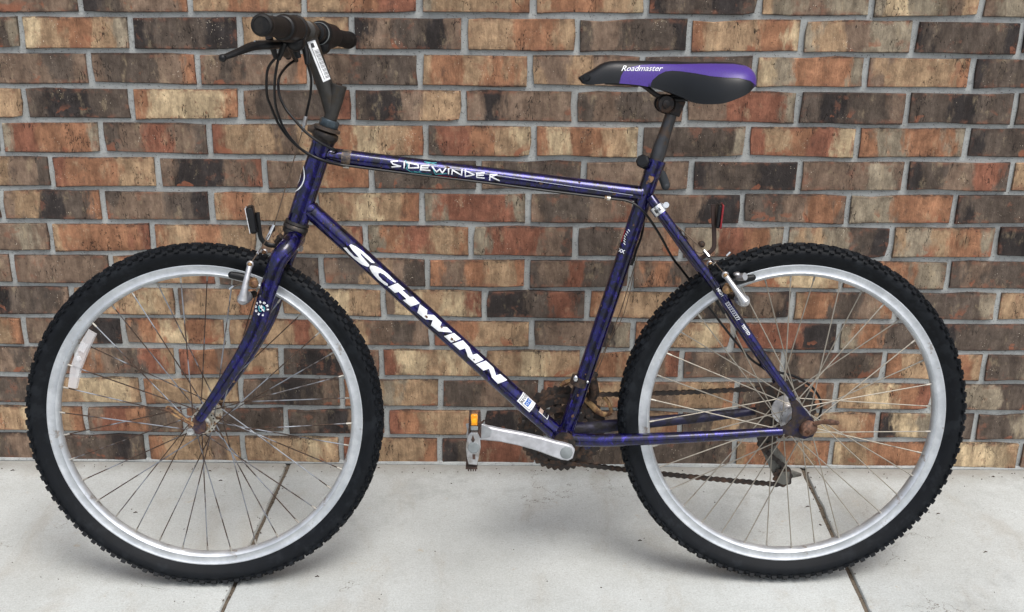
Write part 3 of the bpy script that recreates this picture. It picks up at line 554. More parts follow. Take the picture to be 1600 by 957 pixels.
for l in [[(0.1959,-0.0101),(0.2033,-0.0105)],[(0.2056,-0.0105),(0.2137,-0.0108)],[(0.2159,-0.0104),(0.2226,-0.0119)],[(0.2248,-0.011),(0.2315,-0.0121)],[(0.2337,-0.0112),(0.2404,-0.0123)],[(0.2426,-0.0116),(0.2508,-0.0124)]]: sp += stroke(l, .0015)
decal_on('TT', sp, 'red_lettering', M_redd, top_t, .0005)
# thin silver pinstripe along the top tube
p0, p1, r = TUBES['TT']; L_ = (Vector(p1)-Vector(p0)).length
decal_on('TT', [[(.04+i*.02, .0080-.0112*(i/25)), (.06+i*.02, .0080-.0112*((i+1)/25)), (.06+i*.02, .0090-.0112*((i+1)/25)), (.04+i*.02, .0090-.0112*(i/25))] for i in range(26) if .06+i*.02 < L_-.012], 'pinstripe', simple('silver_pinstripe', (.42, .43, .52), .35), top_t, .00045)
# shop sticker on the down tube
Q = [(0.5141,0.0209),(0.5457,0.0209),(0.5467,-0.0019),(0.515,-0.0019)]
st_ = decal_on('DT', [Q], 'sticker', M_white, down_t, .0007)
def bil(Q, s_, t): 
    a_ = (Vector(Q[0])*(1-s_)+Vector(Q[1])*s_); b_ = (Vector(Q[3])*(1-s_)+Vector(Q[2])*s_); return tuple(a_*(1-t)+b_*t)
def quad(Q, s0, s1, t0, t1): return [bil(Q, s0, t0), bil(Q, s1, t0), bil(Q, s1, t1), bil(Q, s0, t1)]
ink = []
for (s0, s1, t0, t1) in ((.08, .11, .08, .90), (.89, .91, .08, .90), (.08, .91, .88, .905)): ink.append(quad(Q, s0, s1, t0, t1))
c0 = bil(Q, .27, .45); ang = math.atan2(bil(Q, .27, .1)[1]-bil(Q, .27, .9)[1], bil(Q, .27, .1)[0]-bil(Q, .27, .9)[0])
ink += place(text_polys('REVO', .0078, 0, .00025, .95), c0, ang)
decal_on('DT', ink, 'sticker_print', M_inkk, down_t, .0009)
decal_on('DT', [quad(Q, .42, .72, .16, .78)], 'sticker_print', M_bluest, down_t, .0009)
cc = bil(Q, .57, .47)
lg = []
for k in (-1, 1):
    cx, cy = cc[0]+math.cos(ang)*.0034*k, cc[1]+math.sin(ang)*.0034*k
    for i in range(12):
        a0, a1 = i*math.pi/6, (i+1)*math.pi/6
        lg.append([(cx+math.cos(t)*q_, cy+math.sin(t)*q_) for t, q_ in ((a0, .0024), (a1, .0024), (a1, .0017), (a0, .0017))])
decal_on('DT', lg, 'sticker_print', M_white, down_t, .0011)
S2 = [[(0.5577,0.0209),(0.5665,0.0209),(0.5676,0.0107),(0.5593,0.0103)],[(0.5689,0.0209),(0.5729,0.0209),(0.5733,0.0128),(0.5695,0.0124)],[(0.5756,0.0209),(0.5783,0.0209),(0.5801,0.0103),(0.5764,0.0105)]]
decal_on('DT', [S2[0]], 'bronze_decal', M_bronze, down_t, .0006)
decal_on('DT', S2[1:], 'bronze_decal', M_inkk, down_t, .0006)
(u0, u1) = (S2[0][3], S2[2][2])
decal_on('DT', stroke([S2[0][3], S2[0][2], S2[2][2], S2[2][1]], .0010), 'decal_outline', M_white, down_t, .0007)
# seat stay wording and logo ring on the fork come further down
(a0, a1) = [(0.1934,-0.0049),(0.2887,-0.0051)]
dd = Vector((a1[0]-a0[0], a1[1]-a0[1])); mid = ((a0[0]+a1[0])/2, (a0[1]+a1[1])/2)
ss = place(text_polys('HIGH', .0072, .1, .0002, .95), (a0[0]+.006, .0005)) + place(text_polys('TESTED', .0068, .1, .0002, .95), (a1[0]-.008, .0005))
ss += stroke([(mid[0]-.020, -.0026), (mid[0]+.018, -.0026)], .0009)+stroke([(mid[0]-.020, .0030), (mid[0]+.018, .0030)], .0009)
for k in range(9): ss += stroke([(mid[0]-.019+k*.0044, -.0008), (mid[0]-.0175+k*.0044, .0022)], .0015)
TUBES['SSM'] = (SSn[3], SSn[4], .0085)
p0 = Vector(TUBES['SS'][0]); axs = (Vector(TUBES['SS'][1])-p0).normalized(); axm = (Vector(SSn[4])-Vector(SSn[3])).normalized()
du = (Vector(SSn[3])-p0).dot(axs)
decal_on('SSM', [[(u-du, v) for u, v in p_] for p_ in ss], 'lettering', M_white, frame, .0008)
# seat tube side emblem
q = (0.7716, 0.0, 0.6541); pst = Vector(ST0); axst = (Vector(ST1)-pst).normalized(); uq = (Vector(q)-pst).dot(axst)
em = []
for k in range(7): em += stroke([(uq-.018+k*.0042, .0150-abs(k-3)*.0014), (uq-.0162+k*.0042, .0118-abs(k-3)*.0014)], .0017)
em2 = place(text_polys('XX', .0085, 0, .0003), (uq+.0215, .0105), -math.pi/2)
decal_on('ST', [[(u, v) for u, v in p_] for p_ in em+em2], 'lettering', M_white, seat_t, .0005)
decal_on('ST', stroke([(uq-.014, .0185), (uq+.006, .0175)], .003), 'red_decal', M_redd, seat_t, .0004)
# head badge on the front of the head tube
def badge():
    p0, p1, r = TUBES['HT']; p0 = Vector(p0); ax = (Vector(p1)-p0).normalized(); q_ = Vector((0.2081, 0.0, 0.7576)); u = (q_-p0).dot(ax)
    wv = Vector((0, 1, 0)); fr = ax.cross(wv).normalized()
    if fr.x > 0: fr = -fr
    def mk(r0, r1, mat, nm, lift):
        m = MB(); n = 40; vs = []; fs = []
        for i in range(n):
            t = 2*math.pi*i/n
            for rr_ in (r0, r1):
                s_, v = math.cos(t)*rr_*1.18, math.sin(t)*rr_
                ph = v/r; vs.append(p0+ax*(u+s_)+(fr*math.cos(ph)-wv*math.sin(ph))*(r+lift))
        for i in range(n): fs.append((2*i, 2*i+1, 2*((i+1) % n)+1, 2*((i+1) % n)))
        m.add(vs, fs); return m.build(nm, mat, frame)
    mk(.0008, .0190, M_inkk, 'head_badge', .0006); mk(.0190, .0212, M_white, 'badge_rim', .0008); mk(.0075, .0092, M_white, 'badge_rim', .0009)
badge()

# --- headset
hax = (Vector(HT1)-Vector(HT0)).normalized(); t0 = Vector(HT0); t1 = Vector(HT1)
m = MB()
m.lathe([(.0180, -.005), (.0212, -.004), (.0220, .000), (.0205, .002), (.0222, .004), (.0226, .009), (.0206, .0105), (.0214, .013), (.0208, .018), (.0160, .022)], t1, hax, 28)
headset = m.build('headset', simple('dark_headset', (.035, .033, .033), .45, .5, dirt=(.10, .07, .05), dscale=60), bike)
m = MB(); ua = -hax
m.lathe([(.0198, -.001), (.0200, .004), (.0222, .007), (.0232, .012), (.0222, .017), (.0185, .019)], t0, ua, 28); m.build('bearing_cup', simple('dark_cup', (.04, .036, .034), .42, .6, dirt=(.11, .08, .05), dscale=60), headset)
m = MB(); b0 = t0+ua*.021; m.lathe([(.0165, 0), (.0235, .0005), (.0235, .005), (.0195, .0062)], b0, ua, 28)
q1 = Vector((0.217, 0.0, 0.8479)); m.tube([b0+ua*.003, lerp(b0, q1, .7), q1+P(0, 0, .0)], [.011, .009, .0045], 10, flat=.9, fdir=(0, 1, 0)); m.build('cable_hanger', simple('rusty_hanger', (.07, .055, .045), .55, .4, dirt=(.12, .07, .04), dscale=70), headset)
m = MB(); m.lathe([(.0165, 0), (.0172, .001), (.0172, .0115), (.0150, .0135)], t0+ua*.0275, ua, 8); m.build('locknut', simple('blued_nut', (.075, .10, .12), .38, .6), headset)

# --- fork: crown, two blades
blade = [(0.1906, -0.004, 0.6628), (0.1856, -0.024, 0.6522), (0.1767, -0.04, 0.64), (0.1638, -0.047, 0.6208), (0.144, -0.049, 0.5656), (0.125, -0.05, 0.5095), (0.0996, -0.052, 0.4614), (0.0695, -0.054, 0.4153), (0.0432, -0.056, 0.3771), (0.0143, -0.058, 0.3375)]
brad = [.0150, .0160, .0165, .0160, .0154, .0148, .0135, .0120, .0105, .0088]
m = MB(); q = Vector((0.1877, 0.0, 0.6634)); m.tube([q-hax*.012, q+hax*.010, q+hax*.020], [.0185, .0190, .0160], 24)
m.tube([q+hax*.014+P(0, -.03, 0), q+hax*.014+P(0, .03, 0)], .0135, 16)
fork = m.build('fork', M_paint, bike)
def far_side(p, t): return (p[0]+.005*t, -p[1], p[2]+.0*t)
for sgn in (1, -1):
    m = MB(); pts = blade if sgn > 0 else [far_side(p, i/9) for i, p in enumerate(blade)]
    m.tube(pts, brad, 20, sub=6, flat=.88, fdir=(0, 1, 0)); bl = m.build('fork_blade', M_paint, fork)
    e = Vector(pts[-1]); d_ = (Vector(pts[-1])-Vector(pts[-2])).normalized()
    cx = FW+P((-.003 if sgn > 0 else .003), -.056*sgn, 0)
    m = MB(); pl = [(e.x-.008, e.z+.006), (e.x+.008, e.z+.009), (cx.x+.015, cx.z+.004), (cx.x+.013, cx.z-.010), (cx.x+.003, cx.z-.014), (cx.x-.010, cx.z-.010), (cx.x-.013, cx.z+.002)]
    m.prism(pl, e.y-.0025, e.y+.0025, bev=.0006); m.build('dropout', rusty('rusted_dropout%d' % sgn, (.03, .022, .04), (.10, .052, .030), .40, .6, .5, .4, 50), fork)
# round logo on the near blade: letters set on a ring
TUBES['FK'] = (blade[4], blade[5], .0152)
fc = Vector((0.1358, -0.064, 0.5413)); p0 = Vector(blade[4]); axf = (Vector(blade[5])-p0).normalized(); fu = (fc-p0).dot(axf)
lt = []
base_ang = {'B0': 8}
for i, ch in enumerate('BOMB PROOF'):
    if ch == ' ': continue
    th_ = math.radians(96-(i*36))        # clockwise from the top of the ring, in picture sense
    lt.append((ch, th_))
up_ = Vector((0, 0, 1)); 
wvf = axf.cross(Vector((0, -1, 0))).normalized(); wvf = wvf if wvf.z > 0 else -wvf
def img(dx, dz):   # picture offset -> (along, across)
    v_ = Vector((dx, 0, dz)); return (v_.dot(axf), v_.dot(wvf))
polys = []
for ch, th_ in lt:
    g_ = text_polys(ch, .0050, 0, .0003)
    for p_ in g_:
        pp = []
        for u, v in p_:
            ang_ = th_-math.pi/2; dx = .0098*math.cos(th_)+u*math.cos(ang_)-v*math.sin(ang_); dz = .0112*math.sin(th_)+u*math.sin(ang_)+v*math.cos(ang_)
            a_, b_ = img(dx, dz); pp.append((fu+a_, b_))
        polys.append(pp)
for l in ([(-.003, .0055), (-.001, .002), (.001, -.001), (.0035, -.005)], [(.0, .0055), (.0015, .002)], [(-.002, .001), (.001, .003)], [(.0005, -.003), (.003, -.002)]):
    polys += [[(fu+img(a_, b_)[0], img(a_, b_)[1]) for a_, b_ in s_] for s_ in stroke(l, .0016)]
decal_on('FK', polys, 'round_logo', M_white, fork, .0022)
decal_on('FK', [[(fu+img(a_, b_)[0], img(a_, b_)[1]) for a_, b_ in s_] for l in ([(-.0045, .003), (-.0035, -.004), (-.001, -.005)], [(.002, .004), (.0045, .001), (.004, -.003)]) for s_ in stroke(l, .0025)], 'round_logo', M_teal, fork, .0018)

# --- stem with its bar-code label
m = MB(); qb = t0+ua*.040; st_top = Vector((0.2732, 0.0, 0.9224)); st_dir = (st_top-qb).normalized()
m.tube([t0+ua*.034, lerp(qb, st_top, .15), lerp(qb, st_top, .55), st_top-st_dir*.001, st_top], [.0112, .0118, .0138, .0146, .0135], 24)
SM0, SM1, SMr = TUBES['SM']
m.tube([lerp(qb, st_top, .15), SM0, SM1], [.0110, .0146, SMr], 24)
barc = Vector((0.2218, 0.0, 1.0129)); m.lathe([(.0150, -.022), (.0172, -.0205), (.0172, .0205), (.0150, .022)], barc, (0, 1, 0), 28)
m.tube([lerp(SM0, SM1, .8), barc], [.0148, .0150], 20)
stem = m.build('stem', M_graph, bike)
m = MB(); m.lathe([(.006, 0), (.006, .003), (.003, .003), (.003, .001)], st_top, st_dir, 6); m.build('expander_bolt', M_drive, stem)
Q = [(0.0957,-0.0019),(0.095,0.0123),(0.0255,0.0168),(0.0238,0.0014)]
decal_on('SM', [Q], 'paper_label', M_white, stem, .0006)
bars = [quad(Q, .22, .86, .015, .19)] if False else []
Qs = [Q[0], Q[1], Q[2], Q[3]]
for k in range(24): bars.append(quad(Qs, .42, .95, .235+k*.030, .235+k*.030+(.014 if k % 3 else .008)))
bars.append(quad(Qs, .28, .62, .055, .165)); bars.append(quad(Qs, .22, .27, .10, .95))
decal_on('SM', bars, 'bar_code', M_inkk, stem, .0009)

# --- handlebar
m = MB(); bn = Vector((0.2006, -0.285, 1.0147)); bf = Vector((0.258, 0.275, 1.0026)); 
m.tube([bn, lerp(bn, barc, .5), barc, lerp(barc, bf, .5), bf], .0112, 18)
hbar = m.build('handlebar', simple('bronzed_bar', (.036, .028, .021), .38, .6, dirt=(.065, .042, .026), dscale=40, damt=.5), bike)
for sgn, e in ((-1, bn), (1, bf)):
    d_ = (e-barc).normalized()
    m = MB(); L0 = (e-barc).length
    prof = [(.0125, L0-.112), (.0172, L0-.110), (.0158, L0-.106)]
    for k in range(17): prof += [(.0150 if k % 2 else .0157, L0-.102+k*.0057)]
    prof += [(.0168, L0-.006), (.0170, L0+.002), (.0158, L0+.0055), (.0125, L0+.0070), (.0118, L0+.0058), (.0010, L0+.0062)]
    m.lathe(prof, barc, d_, 26); g_ = m.build('grip', M_blkr, hbar)
    m = MB(); prof = [(.0118, L0-.208), (.0190, L0-.207), (.0226, L0-.203), (.0238, L0-.196), (.0232, L0-.190), (.0212, L0-.188), (.0222, L0-.184)]
    for k in range(12): prof += [(.0208 if k % 2 else .0218, L0-.178+k*.005)]
    prof += [(.0190, L0-.117), (.0125, L0-.113)]
    m.lathe(prof, barc, d_, 32)
    c_ = barc+d_*(L0-.192); m.ball((c_.x+.002, c_.y, c_.z-.020), .016, (1, 1, 1), 16)
    m.build('twist_shifter', M_blk, hbar)
    m = MB(); m.lathe([(.0190, -.0015), (.0200, -.0015), (.0200, .0015), (.0190, .0015)], barc+d_*(L0-.2075), d_, 28, closed=True); m.build('shifter_ring', M_cap, hbar)
    m = MB(); c_ = barc+d_*(L0-.222); m.lathe([(.0115, -.009), (.0165, -.008), (.0170, .006), (.0115, .008)], c_, d_, 24)
    pv = c_+P(-.030, 0, -.022); m.tube([c_+P(-.006, 0, -.006), lerp(c_, pv, .6), pv], [.012, .011, .009], 12)
    m.tube([c_+P(-.012, .004, -.014), c_+P(-.006, .004, -.034), c_+P(-.002, .004, -.046)], [.007, .0065, .005], 10)
    m.build('lever_clamp', M_blk, hbar)
    if sgn < 0: tip = Vector((0.1286, -0.235, 0.9673)); midp = [Vector((0.1856, -0.14, 0.9886)), Vector((0.165, -0.17, 0.9862)), Vector((0.1499, -0.205, 0.9781))]
    else: tip = c_+P(-.068, .10, -.040); midp = [pv, pv+P(-.020, .02, -.004), pv+P(-.034, .055, -.014)]
    m = MB(); m.tube([pv]+midp+[tip], [.0075, .0110, .0105, .0078, .0058], 14, sub=5, flat=.62, fdir=(.3, 0, 1)); m.ball(tip, .0062)
    m.build('brake_lever', M_blk, hbar)
    m = MB(); m.tube([pv+P(.004, -.004*sgn, .006), midp[1]+P(0, 0, .007)], .0016, 6); m.tube([pv+P(.004, .006, .001), midp[1]+P(0, .004, .001)], .0012, 6); m.build('cable_end', M_chrome, hbar)

m = MB()
for pts in ([(0.1811, -0.135, 1.0006), (0.1838, -0.12, 0.9848), (0.1846, -0.1, 0.9676)], [(0.2003, -0.1, 0.9932), (0.1936, -0.095, 0.9789), (0.1869, -0.09, 0.9656)], [(0.1937, -0.02, 0.9902), (0.1913, 0.03, 0.9755), (0.1914, 0.06, 0.9635)], [(0.2236, -0.045, 0.9856), (0.2267, -0.048, 0.9709), (0.2276, -0.05, 0.9572)]):
    m2 = MB(); m2.tube(pts, [.0062, .0052, .0040], 10, sub=4); m2.build('cable_guide_spout', M_blk, hbar)
# --- wheels
def spoke_mesh(side, lead, rr, fl_r, fl_y, mat, name):
    m = MB(); ar = 0.0; ah = math.radians(62)*lead
    p1 = P(math.cos(ar)*rr, side*.0035, math.sin(ar)*rr); p0 = P(math.cos(ah)*fl_r, side*fl_y, math.sin(ah)*fl_r)
    m.tube([p0, p1], .00112, 6); m.tube([lerp(p1, p0, .045), p1], .0018, 6, mi=1)
    return m.mesh(name, [mat, M_nip], 40)
def make_wheel(c, Rt, Rr, front, skew=0):
    wh = empty('wheel', c, bike); wh.rotation_euler.z = skew
    wh['label'] = 'front wheel with rusty spokes and white reflector' if front else 'rear wheel with tarnished spokes and sprockets'
    # tyre with moulded blocks
    m = MB(); w2 = .0235
    prof = [(Rr-.003, -.0105), (Rr+.004, -.0150), (Rr+.011, -.0205), (Rr+.019, -w2), (Rt-.0125, -.0228), (Rt-.0070, -.0190), (Rt-.0042, -.0110), (Rt-.0034, 0)]
    prof = prof+[(r_, -y_) for r_, y_ in prof[-2::-1]]
    m.lathe(prof, (0, 0, 0), (0, 1, 0), 120, closed=True)
    nk = 92; rgk = random.Random(4 if front else 9)
    for k in range(nk):
        an = 2*math.pi*k/nk; lp = (Rt/.32)
        for sd_ in (-1, 1):
            for (ra, ya, dims, tilt, ph) in ((Rt-.0062, .0196, (.0105, .0080, .0066), .72, 0.0), (Rt-.0112, .0228, (.0065 if k % 2 else .0095, .0026, .0090), 1.25, .5), (Rt-.0024, .0085, (.0095, .0088, .0042), .22, .5)):
                a2 = an+ph*2*math.pi/nk+(math.pi/nk if sd_ > 0 else 0)
                rm = Matrix.Rotation(-a2+math.pi/2, 3, 'Y') @ Matrix.Rotation(-sd_*tilt, 3, 'X') 
                m.box(P(math.cos(a2)*ra, sd_*ya, math.sin(a2)*ra), dims, rm, taper=.82)
        if k % 2 == 0:
            rm = Matrix.Rotation(-an+math.pi/2, 3, 'Y'); m.box(P(math.cos(an)*(Rt-.0020), 0, math.sin(an)*(Rt-.0020)), (.010, .0075, .0048), rm, taper=.85)
    m.build('tyre', M_tyre, wh, sharp=32)
    m = MB(); m.lathe([(Rr, -.0118), (Rr, -.0096), (Rr-.0035, -.0090), (Rr-.0065, -.0015), (Rr-.0065, .0015), (Rr-.0035, .0090), (Rr, .0096), (Rr, .0118), (Rr-.0012, .0126), (Rr-.0030, .0122), (Rr-.0038, .0114), (Rr-.0150, .0112), (Rr-.0158, .0119), (Rr-.0175, .0112), (Rr-.0215, .0060), (Rr-.0225, 0), (Rr-.0215, -.0060), (Rr-.0175, -.0112), (Rr-.0158, -.0119), (Rr-.0150, -.0112), (Rr-.0038, -.0114), (Rr-.0030, -.0122), (Rr-.0012, -.0126)], (0, 0, 0), (0, 1, 0), 160, closed=True)
    m.build('rim', M_rim, wh, sharp=50)
    # hub
    m = MB()
    if front: prof = [(.0045, -.050), (.0095, -.0495), (.0095, -.0440), (.0150, -.0425), (.0150, -.0385), (.0105, -.0370), (.0105, -.0310), (.0225, -.0308), (.0225, -.0280), (.0120, -.0265), (.0105, 0)]
    else: prof = [(.0045, -.062), (.0110, -.0615), (.0110, -.0520), (.0180, -.0500), (.0200, -.0440), (.0200, -.0380), (.0170, -.0360), (.0285, -.0345), (.0285, -.0315), (.0150, -.0290), (.0130, 0)]
    prof = prof+[(r_, -y_) for r_, y_ in prof[-2::-1]]
    m.lathe(prof, (0, 0, 0), (0, 1, 0), 40); hub_mat = M_hubr if front else M_castal
    # flange holes shown as dark rivet-like recess rings
    for sd_ in (-1, 1):
        fr_, fy_ = (.0195, .0310) if front else (.0250, .0346)
        for k in range(18):
            an = 2*math.pi*k/18; m.lathe([(.0016, 0), (.0016, .0006)], (math.cos(an)*fr_, sd_*fy_-(.0003 if sd_ < 0 else .0003), math.sin(an)*fr_), (0, 1, 0), 6, mi=1)
    m.build('hub', [hub_mat, M_drive], wh)
    fl_r, fl_y = (.0195, .0296) if front else (.0250, .0330)
    sm = M_spoke_f if front else M_spoke_r
    kinds = [(s_, l_) for s_ in (-1, 1) for l_ in (-1, 1)]
    ms = [spoke_mesh(s_, l_, Rr-.0200, fl_r, fl_y, sm, 'spoke') for s_, l_ in kinds]
    for i in range(36):
        o_ = bpy.data.objects.new('spoke', ms[(i % 2)*2+((i//2) % 2)]); COL.objects.link(o_); o_.parent = wh
        o_.rotation_euler.y = math.radians(i*10+(3 if front else 7))
    m = MB(); va = math.radians(60 if front else 124); d_ = P(math.cos(va), 0, math.sin(va))
    m.tube([d_*(Rr-.020), d_*(Rr-.052)], .0028, 8); m.build('valve', M_blk, wh)
    return wh
fwheel = make_wheel(FW, .3225, .2855, True, R(1.5))
rwheel = make_wheel(RW, .3205, .2838, False)
# quick release skewers, nuts and retention tabs
m = MB(); q = Vector((0.0009, -0.072, 0.3194)); m.lathe([(.0046, .016), (.0072, .014), (.0074, .002), (.0062, 0), (.0001, -.0006)], q, (0, 1, 0), 18); m.lathe([(.0045, 0), (.0045, .15)], (q.x+.002, q.y+.01, q.z+.001), (.03, 1, .02), 10)
qr = m.build('axle_nut', M_chrome, bike)
m = MB(); l0 = Vector((0.0057, -0.066, 0.3317)); l1 = Vector((-0.0361, -0.072, 0.361))
m.tube([l0, lerp(l0, l1, .5)+P(0, 0, .003), l1+P(.003, 0, .0045), l1+P(-.003, 0, 0), l1+P(.003, 0, -.0045), lerp(l0, l1, .5)-P(0, 0, .004), l0-P(0, 0, .003)], .0021, 8, sub=4)
m.build('skewer_lever', M_rust, bike)
m = MB(); w0 = Vector((0.0332, -0.05, 0.3229)); m.lathe([(.0085, -.003), (.0105, -.003), (.0105, .003), (.0085, .003)], FW+P(.006, -.048, -.004), (.3, 1, .1), 20, closed=True); m.build('retention_washer', M_hubr, bike)
m = MB(); m.lathe([(.0120, -.002), (.0142, -.002), (.0142, .002), (.0120, .002)], FW+P(.010, .045, .006), (.2, 1, -.1), 24, closed=True)
m.build('retention_washer', M_hubr, bike)
m = MB(); q0 = Vector((0.0352, 0.05, 0.3582)); m.tube([q0, q0+P(.013, 0, .022), q0+P(.018, 0, .026), q0+P(.020, 0, .018)], .003, 8); m.build('retention_tab', M_rust, bike)
m = MB(); q = Vector((1.0969, -0.082, 0.3162)); m.lathe([(.0075, .026), (.0105, .024), (.0105, .010), (.0080, .006), (.0078, 0), (.0045, -.0005), (.0042, .002)], q, (0, 1, 0), 18)
m.ball(Vector((1.1022, -0.074, 0.3219)), .0155, (1, .55, .9)); l0 = Vector((1.1092, -0.08, 0.331)); 
m.tube([l0, Vector((1.1213, -0.085, 0.3361)), Vector((1.1357, -0.09, 0.3376)), Vector((1.1463, -0.093, 0.3373))], [.0048, .0040, .0062, .0042], 12, sub=4, flat=.45, fdir=(0, 1, 0)); m.ball((1.1463, -0.093, 0.3373), .0042)
m.build('skewer_lever', rusty('copper_brown_lever', (.11, .055, .035), (.16, .08, .05), .4, .6, .38, .6, 40), bike)
# wheel reflector clipped to the front spokes
m = MB(); A = [Vector((-0.2221, -0.014, 0.3851)), Vector((-0.2137, -0.014, 0.4197)), Vector((-0.2053, -0.014, 0.4399)), Vector((-0.1944, -0.014, 0.4624)), Vector((-0.1788, -0.014, 0.4883))]
lw = [.0085, .0100, .0105, .0100, .0085]
vs = []
for i, (p_, w_) in enumerate(zip(A, lw)):
    d_ = (A[min(i+1, 4)]-A[max(i-1, 0)]).normalized(); n_ = P(d_.z, 0, -d_.x)
    for (s_, y_) in ((-1, .004), (-.85, -.003), (.85, -.003), (1, .004)): vs.append(p_+n_*w_*s_+P(0, y_, 0))
fs = []
for i in range(4):
    for j in range(4): fs.append((i*4+j, i*4+(j+1) % 4, i*4+4+(j+1) % 4, i*4+4+j))
fs += [(0, 1, 2, 3), (16, 17, 18, 19)]
m.add(vs, fs); m.ball(A[2]+P(0, -.004, 0), .0055, (1, .5, 1)); m.box(lerp(A[2], A[3], .9)+P(0, -.004, 0), (.011, .003, .016), Matrix.Rotation(R(28), 3, 'Y'))
m.build('wheel_reflector', M_clear, bike, 'clear plastic reflector clipped to the front spokes')

# --- cranks, chainrings
def crank(eye, axle_end, y0, y1, parent_name='crank_arm'):
    ex_, ez = eye; bx, bz = axle_end; d_ = Vector((bx-ex_, bz-ez)); L_ = d_.length; d_.normalize(); n_ = Vector((-d_.y, d_.x))
    up, lo = [], []
    for t, w_, sag in ((-.05, .009, 0), (0, .0145, 0), (.06, .0150, .001), (.14, .0128, .002), (.3, .0112, .004), (.5, .0116, .005), (.7, .0126, .004), (.88, .0140, .001), (.97, .0150, 0), (1.04, .0138, 0), (1.08, .008, 0)):
        c_ = Vector((ex_, ez))+d_*L_*t+n_*sag; up.append(tuple(c_+n_*w_)); lo.append(tuple(c_-n_*w_))
    return MB().prism(up+lo[::-1], y0, y1, bev=.0022)
eye = (0.5013, -0.075, 0.3216); axn = (0.6675, -0.08, 0.2818)
m = crank((eye[0], eye[2]), (BB.x+.001, BB.z-.002), -.086, -.072); ca = m.build('crank_arm', M_silv, bike, 'silver left crank arm')
m = MB(); m.lathe([(.0112, .002), (.0112, -.0006), (.0100, -.0014), (.0001, -.0018)], P(BB.x+.001, -.086, BB.z-.002), (0, 1, 0), 32); m.build('bolt_cap', M_cap, ca)
m = MB(); m.prism([(0.4903, -0.0868, 0.3361)[::2], (0.5095, -0.0868, 0.3407)[::2], (0.5287, -0.0868, 0.3312)[::2], (0.5365, -0.0868, 0.3252)[::2], (0.5331, -0.0868, 0.3134)[::2], (0.5172, -0.0868, 0.3099)[::2], (0.4946, -0.0868, 0.3136)[::2]], -.0875, -.084, bev=.0006); m.build('worn_patch', simple('scuffed_alloy', (.40, .42, .44), .4, .6), ca)
m = crank((2*BB.x-eye[0]-.001, 2*BB.z-eye[2]+.004), (BB.x, BB.z), .060, .072); m.build('crank_arm', M_silv, bike, 'silver right crank arm beyond the chainrings')
m = MB(); m.lathe([(.0085, -.072), (.0085, .060)], BB, (0, 1, 0), 16); m.lathe([(.0205, -.044), (.0205, -.036)], BB, (0, 1, 0), 20); m.build('bottom_bracket', M_drive, bike)
def toothed(r0, rin, teeth, y0, y1, th=.0048, arms=5):
    m = MB(); vs = []; fs = []; n = teeth*4
    for k in range(n):
        an = 2*math.pi*k/n; ph = k % 4; ro = r0+(th*.0 if ph in (0,) else th if ph == 2 else th*.62)
        for (r_, y_) in ((rin, y0), (ro, y0), (ro, y1), (rin, y1)): vs.append((math.cos(an)*r_, y_, math.sin(an)*r_))
    for k in range(n):
        k2 = (k+1) % n
        for j in range(4): fs.append((k*4+j, k*4+(j+1) % 4, k2*4+(j+1) % 4, k2*4+j))
    m.add(vs, fs); return m
rings = MB(); rings.lathe([(.012, .036), (.024, .037), (.024, .046), (.012, .048)], (0, 0, 0), (0, 1, 0), 24)
for k in range(5):
    an = 2*math.pi*k/5+.5; d_ = P(math.cos(an), 0, math.sin(an)); rings.tube([d_*.012+P(0, .047, 0), d_*.076+P(0, .049, 0)], [.010, .007], 8, flat=.35, fdir=(0, 1, 0))
    rings.lathe([(.0045, .0375), (.0045, .053)], d_*.056, (0, 1, 0), 10)
cs = rings.build('chainset_spider', M_drive, bike, loc=BB)
for (r0, rin, tt, y_) in ((.0800, .066, 42, .050), (.0630, .050, 34, .043), (.0470, .036, 24, .036)):
    toothed(r0, rin, tt, y_-.0012, y_+.0012).build('chainring', M_drive, cs, sharp=30)
m = MB(); m.lathe([(.050, .0520), (.0795, .0515), (.0795, .0535), (.050, .0540)], (0, 0, 0), (0, 1, 0), 48, closed=True); m.build('chain_guard', M_drive, cs)
# --- pedal, hanging upright
pd = Vector((eye[0]+.001, -.13, eye[2]-.001))
def PK(px, py): return K(px, py)
m = MB(); m.tube([P(eye[0], -.085, eye[2]), P(eye[0]+.001, -.100, eye[2]-.002)], [.0068, .0075], 14)
pc = Vector((0.505, -0.165, 0.3201)); pax = Vector((pc.x, -.10, pc.z-.001))
m.tube([Vector((eye[0], -.088, eye[2])), Vector((pc.x, -.100, eye[2]))], .0065, 12)
outl = [(0.4954, -0.165, 0.3406)[::2], (0.5009, -0.165, 0.3463)[::2], (0.5117, -0.165, 0.3462)[::2], (0.516, -0.165, 0.3371)[::2], (0.517, -0.165, 0.3189)[::2], (0.5136, -0.165, 0.3017)[::2], (0.5103, -0.165, 0.2879)[::2], (0.4961, -0.165, 0.2892)[::2], (0.4929, -0.165, 0.3052)[::2], (0.492, -0.165, 0.3213)[::2]]
m.prism(outl, -.167, -.155, bev=.0016)
m.prism(outl, -.104, -.096, bev=.0012)
m.tube([(pc.x, -.160, pc.z), (pc.x, -.098, pc.z)], .0085, 14)
ped = m.build('pedal', M_castal, bike)
m = MB(); m.lathe([(.0100, .001), (.0100, -.0008), (.0090, -.0020), (.0001, -.0022)], (pc.x, -.167, pc.z), (0, 1, 0), 28); m.build('end_cap', M_cap, ped)
m = MB(); tz = (0.5049, -0.14, 0.3565); bz_ = (0.5022, -0.14, 0.2825)
m.box((tz[0]-.0060, -.130, tz[2]-.003), (.004, .066, .024), bev=.0008); m.box((tz[0]+.0095, -.130, tz[2]-.004), (.004, .066, .020), bev=.0008)
m.box((tz[0]+.002, -.130, tz[2]-.018), (.022, .068, .006), bev=.0008)
